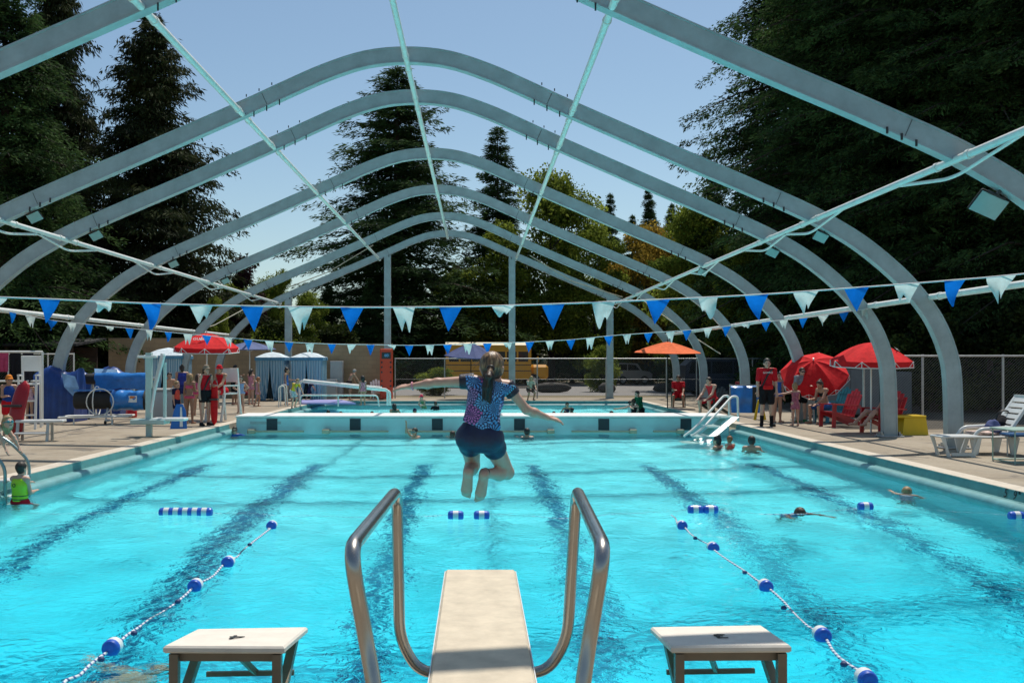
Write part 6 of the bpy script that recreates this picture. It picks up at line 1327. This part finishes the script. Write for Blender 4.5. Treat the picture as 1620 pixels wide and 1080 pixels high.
swimmer('dark-haired swimmer resting arms on the tan bar right of the jumping girl', 834, 675, 26.6, 1.5, BACK+.2, ('short', 'black'), [('shorts', nav)], 'tan', arms=('reach', 'reach'))
swimmer('swimmer half hidden by the jumping girl, reaching for the tan bar', 716, 681, 26.8, 1.3, BACK, ('short', 'brown'), [('swimsuit', nav)], 'fair', child=True, arms=('reach', 'reach'))
person('pale swimmer under water by the left lane rope', V(-3.0, 6.1, -.95), 0, 1.3, ('short', 'dark'), [('shorts', (.30, .10, .08), .5)], 'fair', group='people in the water', arms=('down', 'out'), legs=('long', 'long')).rotation_euler = (math.radians(-88), 0, math.radians(-40))
for (px, py, Y, h, rz, hair, wear, sk, lab, kw) in (
    (519, 648, 38.5, 1.2, BACK, ('short', 'black'), [('swimsuit', nav)], 'tan', 'black-haired child low in the far pool by the low white rail', {}),
    (539, 651, 38.5, 1.1, .4, ('short', 'brown'), [('swimsuit', redc)], 'mid', 'child with only forehead above the bulkhead, right of the low white rail', {}),
    (588, 651, 38, 1.1, 1.0, ('short', 'ginger'), [('swimsuit', redc)], 'tan', 'ginger child low in the far pool below the sloping handrail', {}),
    (624, 637, 37, 1.45, BACK+.5, ('long', 'black'), [('tank', (.12, .16, .12))], 'mid', 'person with long black hair in the far pool, left of the red cap', {}),
    (656, 646, 37, 1.2, .2, ('short', 'black'), [('hat', nav)], 'mid', 'child with navy cap in the far pool, right of the long black hair', {}),
    (671, 623, 43.2, 1.3, -.7, ('short', 'brown'), [('swimsuit', (.10, .22, .10)), ('hat', (.70, .05, .10))], 'fair', 'child in a bright red cap at the far end of the far pool', {'lean': .3}),
    (689, 635, 42, 1.15, .3, ('short', 'black'), [('tee', blk)], 'dark', 'dark-haired child in black at the far end, beside the red cap', {}),
    (897, 636, 39, 1.2, .2, ('short', 'brown'), [('swimsuit', nav)], 'tan', 'child standing taller in the far pool between two low heads', {}),
    (876, 651, 37.5, 1.1, .2, ('short', 'dark'), [], 'mid', 'leftmost low dark head behind the bulkhead, right of the jumping girl', {}),
    (894, 650, 37, 1.1, BACK, ('short', 'black'), [], 'tan', 'low black-haired head directly under the taller child in the far pool', {}),
    (905, 644, 38, 1.2, BACK, ('short', 'black'), [('swimsuit', nav)], 'mid', 'black-haired child close to the right of the taller child in the far pool', {}),
    (967, 650, 37, 1.15, .5, ('short', 'dark'), [], 'mid', 'lone low head in the far pool below the right gable post', {}),
    (1002, 630, 36, 1.5, BACK, ('bun', 'brown'), [('swimsuit', blk)], 'fair', 'bare-backed woman holding a child out, left of the person in green', {'arms': ('out', 'front')}),
    (996, 634, 35.5, 1.0, RIGHT, ('short', 'black'), [('swimsuit', (.5, .5, .5))], 'fair', 'toddler with dark hair held up by the bare-backed woman', {'child': True, 'arms': ('out', 'out')}),
    (1014, 615, 36.5, 1.62, LEFT+.3, ('short', 'dark'), [('tee', (.008, .10, .045), .9), ('shorts', blk)], 'fair', 'person in dark green shirt standing in the far pool', {'lean': .22, 'arms': ('low', 'low')})):
    kw = dict(kw); kw.setdefault('arms', ('front', 'hips')); swimmer(lab, px, py, Y, h, rz, hair, wear, sk, **kw)
person('person with sun hat crouching on the deck right of the jumping girl', D(838, 632, 44.6), .3, 1.4, ('long', 'blond'), [('tee', (.45, .38, .3), .7), ('shorts', (.1, .06, .05))], 'tan', legs=('crouch', 'crouch'), arms=('knees', 'knees'), lean=.4)

# ---------------------------------------------------------------- the jumping girl
YJ = 7.4
def Q(x, y, d=0.0): p = P(x, y, YJ+d); return np.array(p)
jb = Q(757, 690); girl = empty('person', Vector(jb), 0, 'girl in flowered swim shirt and navy shorts jumping off the board with arms spread', 'person', 'people at the pool')
def flower_material():
    m, n, b = newmat('flowered_swim_cloth'); tc = N(n, 'ShaderNodeTexCoord'); co = tc.outputs['Object']
    wp = N(n, 'ShaderNodeTexNoise', i_Scale=9.0, i_Detail=2.0); L(n, co, wp.inputs['Vector'])
    ws = N(n, 'ShaderNodeVectorMath', operation='SCALE'); ws.inputs['Scale'].default_value = .022; L(n, wp.outputs['Color'], ws.inputs[0])
    wa = N(n, 'ShaderNodeVectorMath', operation='ADD'); L(n, co, wa.inputs[0]); L(n, ws.outputs[0], wa.inputs[1])
    v = N(n, 'ShaderNodeTexVoronoi', i_Scale=8.5); L(n, wa.outputs[0], v.inputs['Vector'])
    df = N(n, 'ShaderNodeVectorMath', operation='SUBTRACT'); sc = N(n, 'ShaderNodeVectorMath', operation='SCALE'); sc.inputs['Scale'].default_value = 1.0
    L(n, wa.outputs[0], df.inputs[0]); L(n, v.outputs['Position'], df.inputs[1])
    sp = N(n, 'ShaderNodeSeparateXYZ'); L(n, df.outputs[0], sp.inputs[0]); at = N(n, 'ShaderNodeMath', operation='ARCTAN2'); L(n, sp.outputs[2], at.inputs[0]); L(n, sp.outputs[0], at.inputs[1])
    dr = N(n, 'ShaderNodeMath', operation='MULTIPLY', i_1=7.0); L(n, v.outputs['Distance'], dr.inputs[0])
    fl = N(n, 'ShaderNodeMath', operation='FLOOR'); L(n, dr.outputs[0], fl.inputs[0])
    ph = N(n, 'ShaderNodeMath', operation='MULTIPLY', i_1=3.1416); L(n, fl.outputs[0], ph.inputs[0])
    an = N(n, 'ShaderNodeMath', operation='MULTIPLY_ADD', i_1=13.0); L(n, at.outputs[0], an.inputs[0]); L(n, ph.outputs[0], an.inputs[2])
    si = N(n, 'ShaderNodeMath', operation='SINE'); L(n, an.outputs[0], si.inputs[0]); fr = N(n, 'ShaderNodeMath', operation='FRACT'); L(n, dr.outputs[0], fr.inputs[0])
    pp = N(n, 'ShaderNodeMath', operation='PINGPONG', i_1=.5); L(n, fr.outputs[0], pp.inputs[0]); p2 = N(n, 'ShaderNodeMath', operation='MULTIPLY', i_1=2.0); L(n, pp.outputs[0], p2.inputs[0])
    s1 = N(n, 'ShaderNodeMath', operation='ADD'); L(n, si.outputs[0], s1.inputs[0]); L(n, p2.outputs[0], s1.inputs[1]); pet = N(n, 'ShaderNodeMath', operation='GREATER_THAN', i_1=.62); L(n, s1.outputs[0], pet.inputs[0])
    cs = N(n, 'ShaderNodeSeparateColor'); L(n, v.outputs['Color'], cs.inputs[0])
    pc = ramp(n, cs.outputs[0], [(0, (.05, .28, .58)), (.30, (.16, .42, .72)), (.42, (.03, .40, .60)), (.55, (.60, .14, .36)), (.72, (.42, .14, .42)), (.86, (.10, .34, .70)), (1, (.62, .40, .58))])
    mx = N(n, 'ShaderNodeMix', data_type='RGBA'); L(n, pet.outputs[0], mx.inputs[0]); mx.inputs[6].default_value = (.012, .018, .075, 1); L(n, pc, mx.inputs[7])
    L(n, mx.outputs[2], b.inputs['Base Color']); b.inputs['Roughness'].default_value = .6
    t2 = N(n, 'ShaderNodeTexNoise', i_Scale=16.0, i_Detail=3.0); L(n, co, t2.inputs['Vector']); bp = N(n, 'ShaderNodeBump', i_Strength=.5, i_Distance=.012); L(n, t2.outputs[0], bp.inputs['Height']); L(n, bp.outputs[0], b.inputs['Normal']); return m
FLOWER = flower_material(); NAVY_C = mat('navy_swim_cloth', (.010, .013, .048), rough=.55, var=.25, scale=12, bump=.6); SLV = mat('black_sleeve', (.014, .012, .024), rough=.5, var=.5, scale=40, bump=.3)
j = {'hipL': Q(743, 692, .0), 'hipR': Q(775, 694, .0), 'knL': Q(748, 736, .27), 'knR': Q(802, 747, .21), 'anL': Q(741, 744, -.03), 'anR': Q(766, 748, -.02), 'waist': Q(760, 668, -.01), 'chest': Q(769, 628, .0), 'neck': Q(780, 603, .02), 'skull': Q(779, 582, .03), 'shL': Q(745, 603, .02), 'shR': Q(803, 612, .02), 'elL': Q(692, 605, .03), 'wrL': Q(648, 611, .05), 'elR': Q(833, 648, .05), 'wrR': Q(868, 661, .12)}
for k_ in j: j[k_] = j[k_]-jb
yax = A(0, 1, 0); S = .86
tor = [(j['waist'], j['chest'], .128*S, .142*S, yax, 1.35), (j['chest'], j['chest']+(j['neck']-j['chest'])*.5, .140*S, .105*S, yax, 1.45), (j['shL'], j['shR'], .058*S, .058*S, None, 1), (j['neck']-A(0, 0, .02), j['shL'], .045*S, .045*S, None, 1), (j['neck']-A(0, 0, .02), j['shR'], .045*S, .045*S, None, 1)]
pel = [(j['hipL']+A(.006, -.02, .0), j['hipR']+A(-.006, -.02, 0.005), .112*S, .112*S, None, 1), ((j['hipL']+j['hipR'])/2+A(0, 0, .05), j['waist'], .148*S, .128*S, yax, 1.25)]
uaL = [(j['shL'], j['elL'], .052*S, .038*S, None, 1)]; uaR = [(j['shR'], j['elR'], .052*S, .038*S, None, 1)]
fa = []; hand = []
for k_, sd_ in (('L', 1), ('R', -1)):
    e, w_ = j['el'+k_], j['wr'+k_]; d = unit(w_-e); fa += [(e, e+(w_-e)*.35, .038*S, .039*S, None, 1), (e+(w_-e)*.35, w_, .039*S, .024*S, None, 1)]
    d = unit(d+A(0, 0, .03 if k_ == 'L' else .12)); up_ = unit(A(0, 1, .25)-d*(A(0, 1, .25) @ d)); nl = unit(np.cross(d, up_)); nl = nl if nl[2] > 0 else -nl
    hand.append((w_+d*.01, w_+d*.062, .026, .032, nl, 1.9, .015))
    for i, (o, l) in enumerate(((-.027, .050), (-.009, .062), (.009, .058), (.026, .045))):
        b0 = w_+d*.068+up_*o; sp_ = unit(d+up_*o*7-nl*.12); m_ = b0+sp_*l*.5; t_e = m_+unit(sp_-nl*.45)*l*.55
        hand += [(b0, m_, .0092, .0088, None, 1, .004), (m_, t_e, .0088, .0072, None, 1, .004)]
    th = w_+d*.018+up_*.024; hand += [(th, th+unit(d*.6+up_*.75)*.036, .012, .010, None, 1, .006), (th+unit(d*.6+up_*.75)*.036, th+unit(d*.6+up_*.75)*.036+unit(d+up_*.2)*.028, .010, .0078, None, 1, .004)]
thg = [(j['hipL'], j['knL'], .098*S, .062*S, None, 1), (j['hipR'], j['knR'], .098*S, .064*S, None, 1)]
leg = []
for k_, (tx, ty) in (('L', (737, 786)), ('R', (758, 793))):
    c0, c1 = j['kn'+k_], j['an'+k_]; leg += [(c0, c0+(c1-c0)*.35+A(0, 0, -.008), .058*S, .060*S, None, 1), (c0+(c1-c0)*.35+A(0, 0, -.008), c1, .060*S, .034*S, None, 1)]
    hl = c1+A(0, -.03, -.012); to = Q(tx, ty, .02)-jb; ball = hl+(to-hl)*.70; nn = unit(np.cross(to-hl, A(1, 0, 0)))
    leg += [(c1, hl, .036, .034, None, 1), (hl, ball, .035, .044, nn, 1.35), ]
    dr_ = unit(to-hl); sx_ = 1 if k_ == 'R' else -1
    for i, (o, l, r) in enumerate(((-.026, .052, .0125), (-.009, .050, .0095), (.005, .045, .009), (.017, .039, .0085), (.028, .031, .008))):
        b0 = ball+A(sx_*o, 0, 0)+dr_*.008; leg.append((b0, b0+dr_*l+A(0, .004, 0), r+.001, r, None, 1, .004))
fw = unit(A(.42, 1, -.12)); up2 = unit(A(0.03, .10, 1)); lat = unit(np.cross(fw, up2)); sk = j['skull']; hz = .98
hd = [(sk-up2*.012+fw*.006, sk+up2*.026-fw*.012, .082*hz, .088*hz, lat, 1.14), (sk-up2*.065+fw*.035, sk-up2*.085+fw*.055, .054, .040, None, 1), (sk-up2*.02+fw*.088, sk-up2*.045+fw*.10, .010, .014, None, 1, .01)]
for s_ in (-1, 1): hd.append((sk+lat*s_*.079-up2*.035-fw*.005, sk+lat*s_*.086-up2*.002-fw*.018, .010, .015, None, 1, .006))
nk = [(j['neck']-A(0, 0, .04), sk-up2*.05, .050, .045, None, 1)]
v, f = surface(tor+pel+uaL+uaR+fa+hand+thg+leg+hd+nk, .0068); fc = v[f].mean(1); mi = np.zeros(len(f), np.int32)
for s_ in (-1, 1): mi[np.linalg.norm(fc-(sk-up2*.008+fw*.084+lat*s_*.032), axis=1) < .013] = 1
SKJ = mat('skin_jumper', (.54, .31, .22), rough=.48, var=.08, scale=20, sub=.08, bump=.08)
mk('body', v, f, [SKJ, EYE_M], girl, mi, smooth=True)
upj = unit(j['chest']-j['waist']); hem = j['waist']-upj*.045
fold = [(j['waist']+A(-.10, -.05, -.03), j['chest']+A(-.05, -.07, 0), .05, .04, None, 1), (j['waist']+A(.10, -.045, -.03), j['chest']+A(.05, -.07, .02), .05, .04, None, 1), (j['waist']+A(.0, -.075, -.04), j['waist']+A(.07, -.06, .10), .035, .02, None, 1)]
v, f = surface(grow(tor, .014)+grow(pel[1:], .016)+grow(uaL, .010, .07)+grow(uaR, .010, .07)+fold, .0085, [(hem, -unit(upj+A(.25, 0, 0))), (j['neck']+upj*.004, upj)]); shirt = mk('swim_shirt', v, f, FLOWER, girl, smooth=True)
for ua, k_ in ((uaL, 'L'), (uaR, 'R')):
    a, b_ = ua[0][0], ua[0][1]; q0 = a+(b_-a)*-.10; q1 = a+(b_-a)*.34; dd = unit(b_-a)
    v, f = surface([(a+(b_-a)*-.1, a+(b_-a)*.5, .074*S, .060*S, None, 1)], .0075, [(q1, dd), (a-dd*.025, -dd)]); mk('sleeve', v, f, SLV, girl, smooth=True)
v, f = surface(grow(pel, .016)+[(p[0], p[0]+(p[1]-p[0])*.26, p[2]+.014, p[2]*.94+.012, None, 1) for p in thg]+[(Q(742, 692, -.045)-jb, Q(745, 695, .02)-jb, .070, .06, None, 1), (Q(769, 693, -.045)-jb, Q(773, 696, .02)-jb, .070, .06, None, 1)], .0085, [(hem+upj*.02, upj)]); mk('shorts', v, f, NAVY_C, girl, smooth=True)
v, f = surface([(Q(785, 690, -.035)-jb, Q(790, 708, .02)-jb, .033, .033, None, 1)], .0085, []); mk('side_panel', v, f, FLOWER, girl, smooth=True)
# hair: brushed back cap, tied tail, darker wet end
def hair_material():
    m, n, b = newmat('streaked_hair'); tc = N(n, 'ShaderNodeTexCoord'); mp = N(n, 'ShaderNodeMapping'); mp.inputs['Scale'].default_value = (1, .6, .12); L(n, tc.outputs['Object'], mp.inputs[0])
    t = N(n, 'ShaderNodeTexNoise', i_Scale=70.0, i_Detail=4.0); L(n, mp.outputs[0], t.inputs['Vector']); sp = N(n, 'ShaderNodeSeparateXYZ'); L(n, tc.outputs['Object'], sp.inputs[0])
    zz = N(n, 'ShaderNodeMapRange', i_1=.36, i_2=.50, i_3=-.45, i_4=.16); L(n, sp.outputs[2], zz.inputs[0]); a = N(n, 'ShaderNodeMath', operation='ADD'); L(n, t.outputs[0], a.inputs[0]); L(n, zz.outputs[0], a.inputs[1])
    L(n, ramp(n, a.outputs[0], [(.32, (.010, .007, .005)), (.54, (.055, .030, .016)), (.74, (.24, .135, .062)), (.92, (.46, .30, .16))]), b.inputs['Base Color']); b.inputs['Roughness'].default_value = .4
    bp = N(n, 'ShaderNodeBump', i_Strength=.8, i_Distance=.006); L(n, t.outputs[0], bp.inputs['Height']); L(n, bp.outputs[0], b.inputs['Normal']); return m
HJ = hair_material(); nn = unit(fw*.9-up2*.42); pr = [(hd[0][0], hd[0][1], .082*hz+.014, .088*hz+.014, lat, 1.10), (sk-fw*.045-up2*.01, sk-fw*.05-up2*.045, .070, .055, None, 1)]
v, f = surface(pr, .0065, [(sk+nn*.03, nn)], k=.015); hr = mk('hair', v, f, HJ, girl, smooth=True)
tb = Q(776, 583, -.10)-jb
tail = []
for i, (dx, dy_, dd_) in enumerate(((0, 0, 0), (-9, -.01, .02), (7, .0, .01), (-3, .015, -.015), (3, -.015, .012))):
    a0 = tb; a1 = Q(774+dx*.35, 596, -.145+dd_)-jb; a2 = Q(772+dx*.6, 612, -.13+dd_)-jb; a3 = Q(770+dx*.75, 636+(i % 3)*3-3, -.12+dd_)-jb
    tail += [(a0, a1, .020, .024, None, 1, .006), (a1, a2, .022, .019, None, 1, .006), (a2, a3, .018, .006, None, 1, .006)]
v, f = surface(tail, .0055, k=.008); mk('ponytail', v, f, HJ, hr, smooth=True)
st_ = MB(); rs_ = random.Random(5)
for i in range(26):
    a_ = rs_.uniform(-1.3, 1.3); c_ = sk+up2*.07+lat*math.sin(a_)*.075-fw*.03; e_ = A(rs_.uniform(-.05, .05), rs_.uniform(-.05, -.01), rs_.uniform(-.05, .05))
    if i < 12: st_.tube([tuple(c_), tuple(c_+lat*math.sin(a_)*.03-up2*.05-fw*.03+e_*.3), tuple(c_+lat*math.sin(a_)*.045-up2*.11-fw*.04+e_)], [.0016, .0014, .0005], 4)
    else: t0 = tail[(i % 5)*3]; p0 = t0[0]; p1 = tail[(i % 5)*3+1][1]; st_.tube([tuple(p0+e_*.3), tuple((p0+p1)/2+e_*.8+A(0, -.015, 0)), tuple(p1+e_*1.0+A(0, -.01, -.04+rs_.uniform(-.05, .03)))], [.003, .0026, .0006], 4)
st_.build('loose_strands', HJ, hr)
MB().tube([tuple(tb+A(math.cos(a)*.026, -.012, math.sin(a)*.022)) for a in [i*math.pi/6 for i in range(12)]], .007, 6, closed=True).build('hair_tie', BLACK, hr)
def cuff(name, c, d, r, th, m):
    d = unit(d); u = unit(np.cross(d, A(0.3, 1, .2))); w_ = np.cross(d, u); MB().tube([tuple(c+(u*math.cos(a)+w_*math.sin(a))*r) for a in [i*math.pi/8 for i in range(16)]], th, 6, closed=True).build(name, m, girl)
cuff('wristband', j['wrL']+(j['elL']-j['wrL'])*.10, j['wrL']-j['elL'], .028, .006, mat('pink_band', (.65, .25, .32)))
cuff('anklet', j['anR']+(j['knR']-j['anR'])*.06, j['knR']-j['anR'], .036, .005, BLACK)
# ---------------------------------------------------------------- written marks become meshes
dg = bpy.context.evaluated_depsgraph_get()
for o in [o for o in bpy.data.objects if o.type == 'FONT']:
    me = bpy.data.meshes.new_from_object(o.evaluated_get(dg)); n_ = bpy.data.objects.new(o.name, me); nm = o.name
    COL.objects.link(n_); n_.parent = o.parent; n_.matrix_basis = o.matrix_basis.copy()
    if not me.materials: me.materials.append(o.data.materials[0])
    for k in ('label', 'category', 'group'):
        if k in o: n_[k] = o[k]
    bpy.data.objects.remove(o); n_.name = nm
